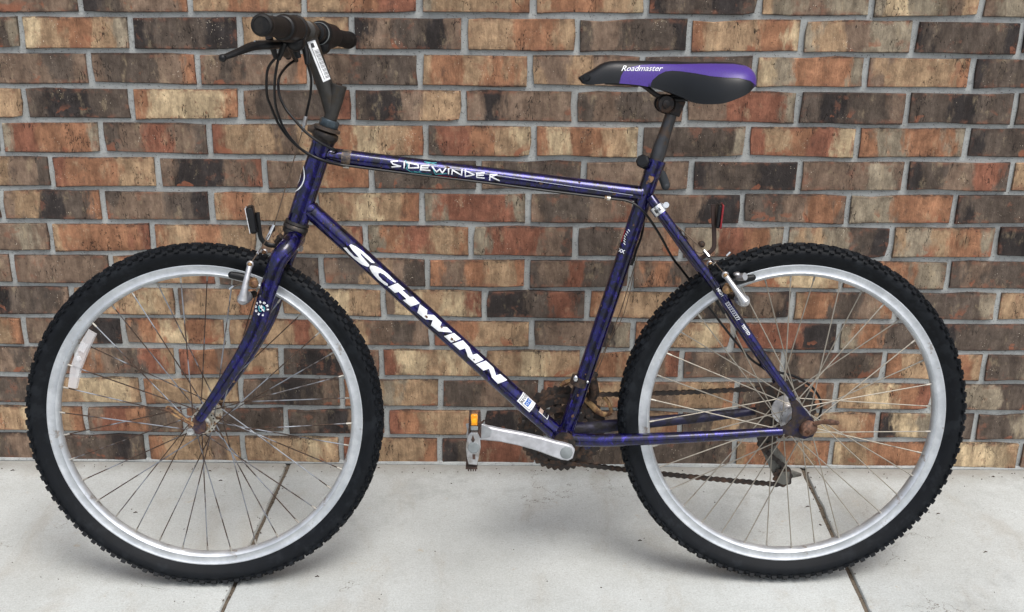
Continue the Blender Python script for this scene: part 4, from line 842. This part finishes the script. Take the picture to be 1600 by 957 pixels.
m.box((bz_[0]-.001, -.130, bz_[2]), (.020, .076, .0022)); 
for k in range(4): m.box((bz_[0]-.006+k*.004, -.167, bz_[2]-.0025), (.0022, .004, .0035))
m.tube([(0.5096, -0.165, 0.3553), (0.5162, -0.168, 0.3619), (0.5238, -0.172, 0.3699)], [.0022, .0022, .0016], 8)
m.prism([(0.5008, -0.168, 0.3336)[::2], (0.5041, -0.168, 0.3427)[::2], (0.5073, -0.168, 0.3336)[::2], (0.5041, -0.168, 0.3291)[::2]], -.1685, -.165)
m.box((pc.x+.0005, -.1675, pc.z-.0165), (.0048, .002, .0085))
m.build('cage', rusty('brown_cage_steel', (.05, .035, .03), (.11, .06, .045), .4, .6, .5, .5, 80), ped)
rf_ = Vector((0.5065, -0.166, 0.3692)); m = MB(); m.box(rf_, (.0112, .008, .0190), bev=.0012); m.build('reflector', M_amber, ped, 'amber pedal reflector')
m = MB(); m.box(rf_+P(0, -.0042, -.0015), (.0088, .0012, .0086), bev=.0004); m.build('reflector_lens', simple('bright_amber', (1., .42, .01), .2, coat=.5), ped)
m = MB(); m.box(rf_+P(0, .001, -.0145), (.0125, .010, .0070), bev=.001); m.build('reflector_base', M_cap, ped)
# --- cassette, derailleurs, chain
m = MB(); m.lathe([(.016, .034), (.018, .060)], (0, 0, 0), (0, 1, 0), 20); cas = m.build('sprocket_stack', M_drive, bike, loc=RW)
for k, (r0, tt) in enumerate(((.0545, 28), (.0475, 24), (.0415, 21), (.0360, 18), (.0315, 16), (.0270, 14))):
    toothed(r0, r0-.012 if k < 2 else .018, tt, .0375+k*.0042-.0009, .0375+k*.0042+.0009, .0045).build('sprocket', M_drive, cas, sharp=30)
m = MB(); m.lathe([(.030, .0362), (.0500, .0366), (.0500, .0374), (.030, .0370)], (0, 0, 0), (0, 1, 0), 36, closed=True); m.build('backing_disc', M_drive, cas)
yc = .045
def arc(c, r_, a0, a1, n): return [P(c.x+r_*math.cos(R(a0+(a1-a0)*k/n)), yc, c.z+r_*math.sin(R(a0+(a1-a0)*k/n))) for k in range(n+1)]
J2 = Vector((1.0896, 0.045, 0.1864)); J1 = Vector((1.0581, 0.045, 0.257))
path = arc(P(BB.x, 0, BB.z), .0665, 276, 86, 22)                     # round the front of the ring, up and over
path += [lerp(path[-1], RW+P(-.002, 0, .0400), t)+P(0, 0, -.003*math.sin(math.pi*t)) for t in (.1, .2, .3, .4, .5, .6, .7, .8, .9, 1)]
path += arc(RW, .0400, 80, -110, 12)
path += [J1+P(-.016, 0, .006), J1+P(-.014, 0, -.010), J2+P(.016, 0, .010), J2+P(.014, 0, -.010), J2+P(0, 0, -.0165)]
path[-5:] = [P(q.x, yc, q.z) for q in path[-5:]]
q_end = path[0]; q_st = path[-1]
path += [lerp(q_st, q_end, t)+P(0, 0, -.003*math.sin(math.pi*t)) for t in (.15, .3, .45, .6, .75, .9)]
path = [P(q.x, yc, q.z) for q in path]+[P(path[0].x, yc, path[0].z)]
# resample into links
out = [path[0]]; need = .0127; pos = path[0]
for i in range(len(path)-1):
    a_, b_ = path[i], path[i+1]
    while (b_-out[-1]).length >= need:
        lo_, hi_ = 0., 1.
        for _ in range(18):
            mid_ = (lo_+hi_)/2
            if (lerp(a_, b_, mid_)-out[-1]).length < need: lo_ = mid_
            else: hi_ = mid_
        out.append(lerp(a_, b_, hi_)); a_ = out[-1]
m = MB()
for i in range(len(out)-1):
    a_, b_ = out[i], out[i+1]; d_ = (b_-a_).normalized(); n_ = P(-d_.z, 0, d_.x); wd = .0036 if i % 2 else .0027
    prof = []
    for t, h_ in ((-.0038, .0022), (-.002, .0042), (.002, .0042), (.0063, .0026), (.0107, .0042), (.0147, .0042), (.0165, .0022)):
        prof.append((t, h_))
    poly = [(a_.x+d_.x*t+n_.x*h_, a_.z+d_.z*t+n_.z*h_) for t, h_ in prof]+[(a_.x+d_.x*t-n_.x*h_, a_.z+d_.z*t-n_.z*h_) for t, h_ in prof[::-1]]
    m.prism(poly, yc-wd-.0005, yc-wd+.0005); m.prism(poly, yc+wd-.0005, yc+wd+.0005)
    m.lathe([(.0036, -.0025), (.0036, .0025)], (a_.x, yc, a_.z), (0, 1, 0), 8)
m.build('chain', M_drive, bike, kind='stuff', sharp=30)
# rear derailleur
M_der = simple('grey_derailleur', (.135, .135, .12), .5, .35, dirt=(.06, .045, .035), dscale=60, damt=.6)
m = MB(); k1 = Vector((1.0526, 0.055, 0.269)); k2 = Vector((1.0698, 0.06, 0.2391)); k3 = Vector((1.0921, 0.06, 0.2106)); dh = P(RW.x+.004, .066, RW.z-.020)
m.tube([dh, k1+P(.01, 0, .004), k1], [.009, .011, .010], 12); m.tube([k1, k2, k3, J2+P(.004, .012, .008)], [.0105, .0100, .0085, .0075], 12, sub=4, flat=.6)
m.ball(k1, .0125, (1, .7, 1)); m.tube([J2+P(.005, .01, 0), Vector((1.1117, 0.055, 0.1878)), Vector((1.129, 0.055, 0.1864))], [.012, .008, .003], 10, flat=.5, fdir=(0, 1, 0))
m.prism([(J1.x-.010, J1.z+.006), (J1.x+.008, J1.z+.008), (J2.x+.014, J2.z+.006), (J2.x+.010, J2.z-.012), (J2.x-.010, J2.z-.010), (J1.x-.014, J1.z-.010)], yc+.006, yc+.008, bev=.0004)
rd = m.build('rear_derailleur', M_der, bike)
for q in (J1, J2): toothed(.0150, .004, 10, -.0012, .0012, .004).build('jockey_wheel', M_drive, rd, loc=P(q.x, yc, q.z), sharp=30)
m = MB(); m.prism([(J2.x-.012, J2.z-.008), (J2.x-.004, J2.z+.012), (J2.x+.012, J2.z+.012), (J2.x+.012, J2.z-.010), (J2.x+.002, J2.z-.014)], yc-.008, yc-.006); m.build('cage_plate', M_der, rd)
# front derailleur on the seat tube
m = MB(); c_ = Vector((0.6972, 0.0, 0.3893)); sax = (Vector(ST1)-Vector(ST0)).normalized()
m.tube([c_-sax*.008, c_+sax*.008], STr+.0028, 20); fd_top = Vector((0.7204, 0.012, 0.3932))
m.tube([c_+P(.008, 0, .002), fd_top, Vector((0.7291, 0.018, 0.3989))], [.009, .008, .005], 10)
m.tube([fd_top, Vector((0.7258, 0.028, 0.3617)), Vector((0.7218, 0.035, 0.3448))], [.009, .010, .008], 10, sub=3)
fdr = m.build('front_derailleur', M_drive, bike)
m = MB(); m.ball((0.6881, -0.019, 0.3995), .0045, (1, .6, 1.35)); m.ball((0.7098, -0.018, 0.3931), .0030); m.build('clamp_bolt', M_chrome, fdr)
m = MB(); pl = [(0.7078, 0.04, 0.3458), (0.7238, 0.042, 0.3302), ((0.7336, 0.042, 0.3201)), (0.7469, 0.042, 0.3125), (0.7613, 0.042, 0.3162)]
m.tube(pl, [.0050, .0058, .0058, .0050, .0038], 10, sub=4, flat=.4, fdir=(0, 1, 0)); m.tube([(0.7613, 0.042, 0.3162), (0.7541, 0.046, 0.3363), (0.7398, 0.05, 0.3527), (0.7288, 0.05, 0.3628)], [.0038, .0036, .0042, .005], 10, sub=4, flat=.5, fdir=(0, 1, 0))
m.tube([(0.6863, 0.03, 0.3835), (0.6737, 0.036, 0.3769), (0.6644, 0.04, 0.3696)], [.004, .0055, .003], 8, sub=3)
m.build('chain_cage', M_rust, fdr)
# --- seat clamp, post, saddle
m = MB(); sc0 = lerp(ST0, ST1, .008); m.tube([sc0-sax*.006, sc0+sax*.008], STr+.0030, 20)
kn = Vector((0.8024, -0.012, 0.7905)); m.tube([sc0+P(-.010, -.006, 0), kn], [.007, .006], 10)
clamp = m.build('seat_clamp', M_paint, bike)
m = MB(); m.lathe([(.006, -.012), (.0118, -.010), (.0120, .006), (.009, .009)], kn, (-.35, -.85, .25), 8); m.build('clamp_nut', M_blk, clamp)
m = MB(); m.tube([(0.831, 0.022, 0.7774), (0.8411, 0.026, 0.7633), (0.8487, 0.028, 0.7448)], [.0055, .0085, .0080], 14, sub=4, flat=.6); m.ball((0.8488, 0.028, 0.7436), .0080, (1, .7, 1)); m.build('release_lever', simple('grey_black_lever', (.03, .035, .04), .45), clamp)
post0 = Vector((0.827, 0.0, 0.7928)); post1 = Vector((0.8512, 0.0, 0.8729)); 
m = MB(); m.tube([lerp(post0, post1, -.5), post0, lerp(post0, post1, .28), lerp(post0, post1, .62), post1], [.0128, .0130, .0130, .0108, .0104], 24, sub=0)
post = m.build('seat_post', M_post, bike)
m = MB()
ch = [(0.8303, 0.0, 0.9026), (0.8581, 0.0, 0.907), (0.8741, 0.0, 0.8927), (0.8637, 0.0, 0.8674), (0.8445, 0.0, 0.8729), (0.8342, 0.0, 0.8796)]
m.prism([(q[0], q[2]) for q in ch], -.012, .012, bev=.002)
cb = Vector((0.8389, -0.02, 0.8902)); m.lathe([(.0165, .006), (.0170, 0), (.0150, -.0035), (.0135, -.0010), (.0070, -.0012), (.0068, -.0052), (.0040, -.0060), (.0001, -.0060)], cb, (0, 1, 0), 26)
m.lathe([(.0160, 0), (.0160, .006)], cb+P(0, .036, 0), (0, 1, 0), 20)
m.build('saddle_clamp', simple('black_clamp', (.022, .020, .020), .42, .6, dirt=(.07, .04, .025), dscale=80, damt=.7), post)
# saddle shell lofted from side and width profiles
# stations: x, top z, skirt z, half width
sx = [904, 912, 925, 940, 955, 975, 1000, 1020, 1040, 1060, 1080, 1100, 1120, 1140, 1155, 1165, 1172, 1175.5]
tops = [(0.6882, 0.0, 0.9354), (0.697, 0.0, 0.9409), (0.7113, 0.0, 0.9485), (0.7278, 0.0, 0.9588), (0.7444, 0.0, 0.9631), (0.7665, 0.0, 0.9637), (0.7942, 0.0, 0.9637), (0.8164, 0.0, 0.9632), (0.8387, 0.0, 0.9626), (0.8609, 0.0, 0.9621), (0.8831, 0.0, 0.9615), (0.9053, 0.0, 0.9616), (0.9275, 0.0, 0.9621), (0.9498, 0.0, 0.961), (0.9666, 0.0, 0.9583), (0.978, 0.0, 0.9529), (0.9861, 0.0, 0.9453), (0.9904, 0.0, 0.9366)]
bots = [(0.6882, 0.0, 0.9333), (0.6972, 0.0, 0.924), (0.7117, 0.0, 0.9229), (0.7284, 0.0, 0.9245), (0.745, 0.0, 0.9256), (0.7673, 0.0, 0.9245), (0.7952, 0.0, 0.9218), (0.8176, 0.0, 0.9174), (0.8401, 0.0, 0.9114), (0.8627, 0.0, 0.9026), (0.8853, 0.0, 0.8933), (0.9077, 0.0, 0.8916), (0.93, 0.0, 0.8938), (0.9521, 0.0, 0.9015), (0.9686, 0.0, 0.9092), (0.9794, 0.0, 0.918), (0.9871, 0.0, 0.9223), (0.9905, 0.0, 0.9322)]
hw = [.006, .014, .018, .0195, .0205, .0215, .024, .028, .035, .046, .060, .072, .080, .082, .078, .068, .052, .030]
def cat(ps, n):
    o_ = []
    for i in range(len(ps)-1):
        p0, p1, p2, p3 = ps[max(i-1, 0)], ps[i], ps[i+1], ps[min(i+2, len(ps)-1)]
        for k in range(n):
            t = k/n; o_.append(.5*((2*p1)+(-p0+p2)*t+(2*p0-5*p1+4*p2-p3)*t*t+(-p0+3*p1-3*p2+p3)*t**3))
    return o_+[ps[-1]]
NS = 26
X = cat([q[0] for q in tops], NS); ZT = cat([q[2] for q in tops], NS); ZB = cat([q[2] for q in bots], NS); HW = cat(hw, NS)
def in_poly(px, pz, poly):
    c_ = False; n = len(poly)
    for i in range(n):
        x1, y1 = poly[i]; x2, y2 = poly[(i+1) % n]
        if (y1 > pz) != (y2 > pz) and px < (x2-x1)*(pz-y1)/(y2-y1)+x1: c_ = not c_
    return c_
purple = [(0.7573, 0.0, 0.9267)[::2], (0.7593, 0.0, 0.9365)[::2], (0.7636, 0.0, 0.9452)[::2], (0.7723, 0.0, 0.9518)[::2], (0.7944, 0.0, 0.9566)[::2], (0.8166, 0.0, 0.9577)[::2], (0.861, 0.0, 0.9577)[::2], (0.9054, 0.0, 0.9588)[::2], (0.9499, 0.0, 0.9583)[::2], (0.9701, 0.0, 0.9551)[::2], (0.9837, 0.0, 0.9496)[::2], (0.993, 0.0, 0.9409)[::2], (0.9939, 0.0, 0.9191)[::2], (0.9826, 0.0, 0.9223)[::2], (0.9711, 0.0, 0.93)[::2], (0.9508, 0.0, 0.9349)[::2], (0.9285, 0.0, 0.9355)[::2], (0.9061, 0.0, 0.9376)[::2], (0.8837, 0.0, 0.942)[::2], (0.8614, 0.0, 0.9453)[::2], (0.8458, 0.0, 0.9463)[::2], (0.8347, 0.0, 0.9452)[::2], (0.8237, 0.0, 0.9398)[::2], (0.8128, 0.0, 0.93)[::2], (0.8053, 0.0, 0.9191)[::2], (0.7785, 0.0, 0.9213)[::2], (0.7574, 0.0, 0.9213)[::2]]
purple = [(q[0], q[1]) for q in purple]
m = MB(); NA = 150; vs = []; fs = []; sec = []
for i in range(len(X)):
    zt, zb, h_ = ZT[i], ZB[i], HW[i]
    for k in range(NA+1):
        t = -1+2*k/NA; an = t*math.pi/2         # -90..90 degrees over the top
        s_ = math.sin(an); c_ = math.cos(an)
        y_ = h_*math.copysign(abs(s_)**.72, s_); z_ = zb+(zt-zb)*(abs(c_)**.62)
        if abs(s_) > .999: z_ = zb
        vs.append((X[i], y_, z_))
n_ = NA+1
for i in range(len(X)-1):
    for k in range(NA): fs.append((i*n_+k, i*n_+k+1, (i+1)*n_+k+1, (i+1)*n_+k))
fs += [tuple(range(n_)), tuple(range((len(X)-1)*n_, len(X)*n_))]
for i in range(len(X)-1): fs.append((i*n_, (i+1)*n_, (i+1)*n_+NA, i*n_+NA))
m.add(vs, fs); me = m.mesh('saddle', M_saddle, 60)
at = me.color_attributes.new('panel', 'FLOAT_COLOR', 'POINT')
for i, v in enumerate(me.vertices):
    inside = in_poly(v.co.x, v.co.z, purple)
    at.data[i].color = (.072, .038, .255, 1) if inside else (.0050, .0062, .0082, 1)
saddle = link('saddle', me, bike, 'black saddle with purple side panels')
# saddle lettering, wrapped on the near flank
from mathutils.bvhtree import BVHTree
bvh = BVHTree.FromPolygons([v.co for v in me.vertices], [tuple(p_.vertices) for p_ in me.polygons])
def on_saddle(polys, name, mat, lift=.0006):
    bm = bmesh.new()
    for poly in polys:
        try: bm.faces.new([bm.verts.new((u, v, 0)) for u, v in poly])
        except ValueError: pass
    bmesh.ops.triangulate(bm, faces=bm.faces)
    xs = [v.co.x for v in bm.verts]; k = min(xs)
    while k < max(xs):
        bmesh.ops.bisect_plane(bm, geom=bm.verts[:]+bm.edges[:]+bm.faces[:], plane_co=(k, 0, 0), plane_no=(1, 0, 0)); k += .002
    zs = [v.co.y for v in bm.verts]; k = min(zs)
    while k < max(zs):
        bmesh.ops.bisect_plane(bm, geom=bm.verts[:]+bm.edges[:]+bm.faces[:], plane_co=(0, k, 0), plane_no=(0, 1, 0)); k += .0012
    for v in bm.verts:
        h_ = bvh.ray_cast(Vector((v.co.x, -.3, v.co.y)), Vector((0, 1, 0)))
        v.co = (h_[0]+P(0, -lift, 0)) if h_[0] else P(v.co.x, -.03, v.co.y)
    me_ = bpy.data.meshes.new(name); bm.to_mesh(me_); bm.free(); me_.materials.append(mat); return link(name, me_, saddle)
rc = (0.7935, -0.022, 0.9503); on_saddle(place(text_polys('Roadmaster', .0132, .45, .00005, 1.07), (rc[0], rc[2]), 0), 'lettering', M_white)
sm_l = purple[12:-3]
on_saddle(stroke(sm_l, .0009), 'seam', M_blk, .0003)
m = MB(); nb = (0.7012, -0.018, 0.9357); m.lathe([(.0055, .002), (.0058, -.001), (.0040, -.0020), (.0001, -.0018)], nb, (-.3, -1, .1), 14)
m.prism([(0.6882, 0.0, 0.9354)[::2], (0.6981, 0.0, 0.9409)[::2], (0.7169, 0.0, 0.9452)[::2], (0.7238, 0.0, 0.9344)[::2], (0.7172, 0.0, 0.9245)[::2], (0.695, 0.0, 0.9245)[::2]], -.013, .013, bev=.002); m.build('saddle_nose', M_blk, saddle)
m = MB()
for sg in (-1, 1):
    m.tube([(q[0], q[1]*sg, q[2]) for q in ((0.7346, 0.008, 0.9266), (0.7796, 0.01, 0.9244), (0.8012, 0.012, 0.921), (0.83, 0.014, 0.9022), (0.8659, 0.02, 0.8976), (0.9067, 0.028, 0.9029), (0.9467, 0.032, 0.9139))], .0036, 8, sub=4)
m.build('saddle_rail', M_rail, saddle)
m = MB(); e_ = (0.9838, -0.01, 0.9225); m.box(e_, (.008, .05, .005), bev=.001); m.build('saddle_bumper', M_blk, saddle)

# --- brakes
def canti(base, top, y, name_l, pad0, pad1, par=None):
    m = MB(); b_, t_ = Vector(base), Vector(top)
    m.tube([b_+P(0, -.008, 0), lerp(b_, t_, .3)+P(0, -.010, 0), lerp(b_, t_, .75)+P(0, -.006, 0), t_], [.0100, .0062, .0048, .0056], 14, sub=4)
    m.ball(t_, .0066, (1, .7, 1)); m.lathe([(.0085, .020), (.0105, .016), (.0105, -.006), (.0085, -.009), (.0001, -.0095)], b_, (.12 if name_l else -.2, 1, .0), 22)
    br = m.build('brake_arm', M_castal, bike)
    m = MB(); m.tube([b_+P(0, .008, 0), P(b_.x+(.012 if name_l else -.015), y+.012, b_.z+.002)], [.0065, .0065], 12); m.build('pivot_post', M_drive, br)
    m = MB(); m.tube([lerp(b_, t_, .45)+P(0, -.002, 0), lerp(b_, t_, .45)+P(0, .018, .0)+P(.010 if name_l else -.012, 0, 0)], [.0062, .0075], 8); m.ball(lerp(b_, t_, .42)+P(.012 if name_l else -.014, .004, 0), .0085, (1, .8, 1)); m.ball(t_+P(0, -.004, 0), .0042); m.build('clamp_bolt', M_rust, br)
    m = MB(); p0, p1 = Vector(pad0), Vector(pad1); m.tube([p0, lerp(p0, p1, .5)+P(0, 0, .002), p1], [.0065, .0075, .0060], 12, sub=3, flat=.8, fdir=(0, 1, 0)); m.ball(p0, .0065, (1, .8, 1)); m.ball(p1, .006, (1, .8, 1)); m.build('brake_pad', M_blk, br)
    return br
canti((0.106, -0.066, 0.5589), (0.1186, -0.06, 0.6187), -.045, True, (0.0769, -0.022, 0.5927), (0.117, -0.022, 0.5799))
canti((0.9736, -0.078, 0.5554), (0.943, -0.066, 0.5985), -.050, False, (0.9424, -0.022, 0.5684), (1.0008, -0.024, 0.586))
canti((lambda q: (q[0], .066, q[2]))((0.1061, -0.05, 0.5613)), (lambda q: (q[0], .060, q[2]))((0.12, -0.05, 0.6203)), .045, True, (0.0691, 0.022, 0.5823), (0.11, 0.022, 0.5704))
canti((lambda q: (q[0], .074, q[2]))((0.9672, -0.05, 0.5496)), (lambda q: (q[0], .066, q[2]))((0.9406, -0.05, 0.5955)), .050, False, (0.9535, 0.022, 0.5598), (1.0067, 0.022, 0.5751))
m = MB(); q = Vector((0.97, -0.045, 0.59)); m.tube([q, q+P(.010, -.012, .004)], [.0060, .0070], 10); m.ball(q+P(-.002, 0, .006), .0070, (1, 1, .6)); m.build('pad_washer', M_castal, bike)
# yokes and straddle wires
yk = Vector((0.1478, -0.01, 0.6684))
m = MB(); m.tube([(0.2067, 0.0, 0.8412), yk+P(.003, .006, .006)], .0010, 6); m.build('inner_wire', M_wire, bike)
m = MB(); m.tube([yk, (0.1356, -0.045, 0.6443), (0.119, -0.062, 0.619)], .0010, 6); m.build('inner_wire', M_wire, bike)
m = MB(); m.tube([yk, Vector((0.1174, 0.045, 0.6299)), (lambda q: (q[0], .060, q[2]))((0.12, -0.05, 0.6203))], .0010, 6); m.build('inner_wire', M_wire, bike)
m = MB(); m.tube([(0.119, -0.062, 0.619), (0.1138, -0.07, 0.5901), (0.098, -0.07, 0.5834), (0.0868, -0.07, 0.5789)], .0011, 6, sub=3); m.build('inner_wire', M_wire, bike)
m = MB(); m.tube([(0.8389, -0.002, 0.6968), (0.8782, -0.004, 0.666), (0.9193, -0.012, 0.628)], .0011, 6); m.build('inner_wire', M_wire, bike)
m = MB(); m.tube([(0.9193, -0.012, 0.628), (0.9305, -0.04, 0.6143), (0.9429, -0.066, 0.5996)], .0010, 6); m.build('inner_wire', M_wire, bike)
m = MB(); m.tube([(0.9193, -0.012, 0.628), Vector((0.946, 0.04, 0.6004)), (lambda q: (q[0], .066, q[2]))((0.9406, -0.05, 0.5955))], .0010, 6); m.build('inner_wire', M_wire, bike)
m = MB(); m.tube([(0.8949, -0.01, 0.6496), (0.8985, -0.012, 0.6327), (0.9098, -0.014, 0.6284), (0.9176, -0.014, 0.6341)], .0012, 6, sub=3); m.build('inner_wire', M_wire, bike)
m = MB(); m.tube([(0.7954, 0.008, 0.6075), (0.7732, 0.012, 0.5255), (0.7289, 0.016, 0.3982)], .0009, 6); m.build('inner_wire', M_wire, bike)
m = MB(); m.tube([(0.7968, -0.006, 0.6227), (0.7758, 0.002, 0.5158), (0.7463, 0.01, 0.4542), (0.7204, 0.012, 0.3956)], .0008, 6, sub=3); m.build('inner_wire', M_wire, bike)
m = MB(); m.tube([(0.1524, -0.008, 0.6795), (0.1405, -0.016, 0.6545)], [.0030, .0036], 8); m.build('cable_yoke', M_chrome, bike)
m = MB(); m.tube([(0.132, -0.045, 0.6398), (0.1295, -0.05, 0.635)], .0024, 8); m.build('cable_yoke', M_chrome, bike)
m = MB(); m.tube([(0.0823, -0.07, 0.5767), (0.0903, -0.07, 0.5823)], .0020, 8); m.build('cable_yoke', M_chrome, bike)
m = MB(); m.tube([(0.9134, -0.018, 0.6336), (0.9215, -0.026, 0.6234)], [.0030, .0034], 8); m.build('cable_yoke', M_chrome, bike)
m = MB(); m.tube([(0.9254, -0.03, 0.6195), (0.9297, -0.038, 0.6151)], .0026, 8); m.build('cable_yoke', M_chrome, bike)
m = MB(); m.tube([(0.9472, -0.05, 0.6297), (0.9536, -0.05, 0.6364)], .0020, 8); m.build('cable_yoke', M_chrome, bike)
m = MB(); m.ball((0.1472, 0.0, 0.6715), .0062, (1, 1, 1)); m.build('yoke_nut', M_drive, bike)
m = MB(); m.ball((0.9107, -0.006, 0.6432), .0066); m.build('yoke_nut', M_drive, bike)
m = MB(); m.lathe([(.003, 0), (.0062, 0), (.0062, .005), (.003, .005)], (0.1635, -0.018, 0.6581), (.2, 1, 0), 14, closed=True); m.build('yoke_nut', M_drive, bike)
m = MB(); m.tube([(0.1564, -0.012, 0.6492), (0.1673, -0.02, 0.6607)], .005, 8); m.build('yoke_nut', M_drive, bike)
for q in ((0.8709, 0.0, 0.6643), (0.8816, 0.0, 0.6528)):
    m = MB(); m.lathe([(.0022, -.003), (.0048, -.003), (.0048, .003), (.0022, .003)], q, (0, 1, 0), 16, closed=True); m.tube([Vector(q)+P(-.003, 0, -.004), Vector(q)+P(-.014, -.02, -.006)], .0028, 6); m.build('cable_guide', M_drive, bike)
m = MB(); q = Vector((0.1934, -0.006, 0.6379)); m.lathe([(.0062, 0), (.0062, .007), (.0001, .007)], q, (1, -.7, -.1), 6); m.build('fork_bolt', M_chrome, bike)
# --- reflectors on brackets
m = MB(); m.tube([(0.1611, -0.008, 0.6429), (0.1423, -0.01, 0.6444), (0.1297, -0.012, 0.6562), (0.1267, -0.014, 0.6826), (0.1254, -0.014, 0.703)], .0042, 8, sub=4, flat=.45, fdir=(0, 1, 0))
bk = m.build('reflector_bracket', M_blk, bike)
m = MB(); c_ = Vector((0.1155, -0.012, 0.6903)); rm = Matrix.Rotation(R(-9), 3, 'Y') @ Matrix.Rotation(R(9), 3, 'Z'); m.box(c_, (.013, .046, .047), rm, bev=.003); m.build('front_reflector', M_blk, bike)
m = MB(); m.box(c_+rm @ P(-.0072, 0, 0), (.0014, .044, .045), rm, bev=.001); m.build('reflector_lens', M_white, bike)
m = MB(); m.tube([(0.9037, -0.012, 0.6142), (0.9193, -0.012, 0.6257), (0.9315, -0.012, 0.6372), (0.9315, -0.014, 0.6582), (0.9293, -0.014, 0.6868), (0.9272, -0.014, 0.7152)], .0040, 8, sub=4, flat=.5, fdir=(0, 1, 0)); m.build('reflector_bracket', simple('brown_bracket', (.055, .035, .030), .5, .4), bike)
m = MB(); c_ = Vector((0.9377, -0.01, 0.6954)); rm = Matrix.Rotation(R(5), 3, 'Y') @ Matrix.Rotation(R(-6), 3, 'Z'); m.box(c_, (.007, .042, .041), rm, bev=.002); m.build('rear_reflector', M_blk, bike)
m = MB(); m.box(c_+rm @ P(.0052, 0, 0), (.0034, .043, .043), rm, bev=.001); m.build('reflector_lens', M_redref, bike, 'red rear reflector lens')
# --- hose clamp on the near seat stay
m = MB(); p0, p1 = Vector(SSn[1]), Vector(SSn[2]); d_ = (p1-p0).normalized(); c_ = Vector((0.8301, -0.022, 0.7073))
m.lathe([(.0128, -.0080), (.0133, -.0080), (.0133, .0080), (.0128, .0080)], c_, d_, 28, closed=True); sc_ = Vector((0.842, -0.024, 0.7166))
m.lathe([(.0055, .006), (.0060, 0), (.0052, -.003), (.0030, -.0030), (.0028, -.0012), (.0001, -.0012)], sc_+P(0, -.006, 0), (.1, 1, -.1), 14)
m.box(sc_+P(-.004, .002, -.002), (.012, .012, .006), Matrix.Rotation(R(35), 3, 'Y'), bev=.001)
hc = m.build('hose_clamp', M_chrome, bike)
TUBES['HC'] = (tuple(c_-d_*.0080), tuple(c_+d_*.0080), .0133)
pol = place(text_polys('link', .0095, 0, .0003, .9), (.0080, -.002), math.pi/2+.1)
decal_on('HC', pol, 'lettering', M_inkk, hc, .0005)
# --- cables
def cable(pts, r_=.0023, name='cable_housing', mat=M_hous):
    m = MB(); m.tube(pts, r_, 8, sub=7); return m.build(name, mat, bike)
cable([(0.1847, -0.1, 0.9687), (0.1673, -0.085, 0.948), (0.1598, -0.06, 0.9088), (0.1626, -0.045, 0.8881), (0.1744, -0.034, 0.8541), (0.1966, -0.03, 0.8245), (0.2199, -0.028, 0.8068), (0.2432, -0.0245, 0.7955), (0.2704, -0.0145, 0.7868), (0.3045, -0.012, 0.7816), (0.4046, -0.01, 0.7684), (0.5278, -0.01, 0.7537), (0.6403, -0.01, 0.7389), (0.742, -0.01, 0.7263), (0.7814, -0.012, 0.7197), (0.8079, -0.012, 0.6993), (0.837, 0.01, 0.6594), (0.8634, 0.024, 0.6152), (0.8819, 0.034, 0.5922), (0.9124, 0.04, 0.5528), (0.9433, 0.046, 0.5105), (0.9871, 0.052, 0.4553), (1.0212, 0.058, 0.4166), (1.0426, 0.064, 0.4001)])
cable([(0.1869, -0.09, 0.9666), (0.1786, -0.08, 0.9376), (0.1726, -0.06, 0.9056), (0.1734, -0.042, 0.8751), (0.1859, -0.034, 0.8422), (0.2083, -0.03, 0.8146), (0.2316, -0.027, 0.7995), (0.2557, -0.02, 0.7901), (0.2875, -0.01, 0.782)])
cable([(0.1903, 0.06, 0.9646), (0.1793, 0.03, 0.9537), (0.1723, -0.01, 0.9345), (0.1737, -0.024, 0.9089), (0.1833, -0.028, 0.8853), (0.1982, -0.03, 0.8659), (0.2182, -0.03, 0.843), (0.2414, -0.0275, 0.8254), (0.262, -0.02, 0.8138), (0.2769, -0.008, 0.8079), (0.3488, -0.004, 0.8003), (0.4605, -0.003, 0.7867), (0.5728, -0.003, 0.7732), (0.6856, -0.003, 0.7584), (0.7875, -0.004, 0.7459)], .0024)
cable([(0.2277, -0.05, 0.9583), (0.2299, -0.028, 0.9347), (0.225, -0.01, 0.9063), (0.2186, -0.002, 0.8842), (0.2144, 0.0, 0.8688)])
cable([(0.8073, 0.012, 0.7099), (0.8093, 0.014, 0.6832), (0.8052, 0.012, 0.6546), (0.7963, 0.01, 0.6294), (0.7918, 0.008, 0.611)])
cable([(1.0401, 0.064, 0.4026), (1.0581, 0.066, 0.3895), (1.0782, 0.068, 0.3863), (1.1146, 0.07, 0.3756), (1.1473, 0.074, 0.3529), (1.1661, 0.078, 0.3224), (1.1639, 0.078, 0.2943), (1.1534, 0.072, 0.2758)], .0026)
m = MB(); m.tube([(0.2144, 0.0, 0.8688), (0.2105, 0.0, 0.8534)], [.0036, .0042], 10); m.tube([(0.2105, 0.0, 0.8534), (0.2079, 0.0, 0.8423)], .0026, 8); m.build('cable_adjuster', M_castal, bike)
m = MB(); m.tube([(0.7895, 0.009, 0.6155), (0.7865, 0.01, 0.6037)], [.0048, .0048], 10); m.build('cable_stop', M_blk, bike)
for q in ((0.7408, -0.01, 0.7263), (0.2831, -0.01, 0.7831)):
    m = MB(); q = Vector(q); m.tube([q-P(.005, 0, -.0006), q+P(.005, 0, -.0006)], .0040, 10); m.build('cable_stop', M_hubr, frame)
# near-side crank grime and chain stay stop left out of sight
print('objects', len(bpy.data.objects), 'tris', sum(len(o.data.polygons) for o in bpy.data.objects if o.type == 'MESH'), 'bricks', NB)
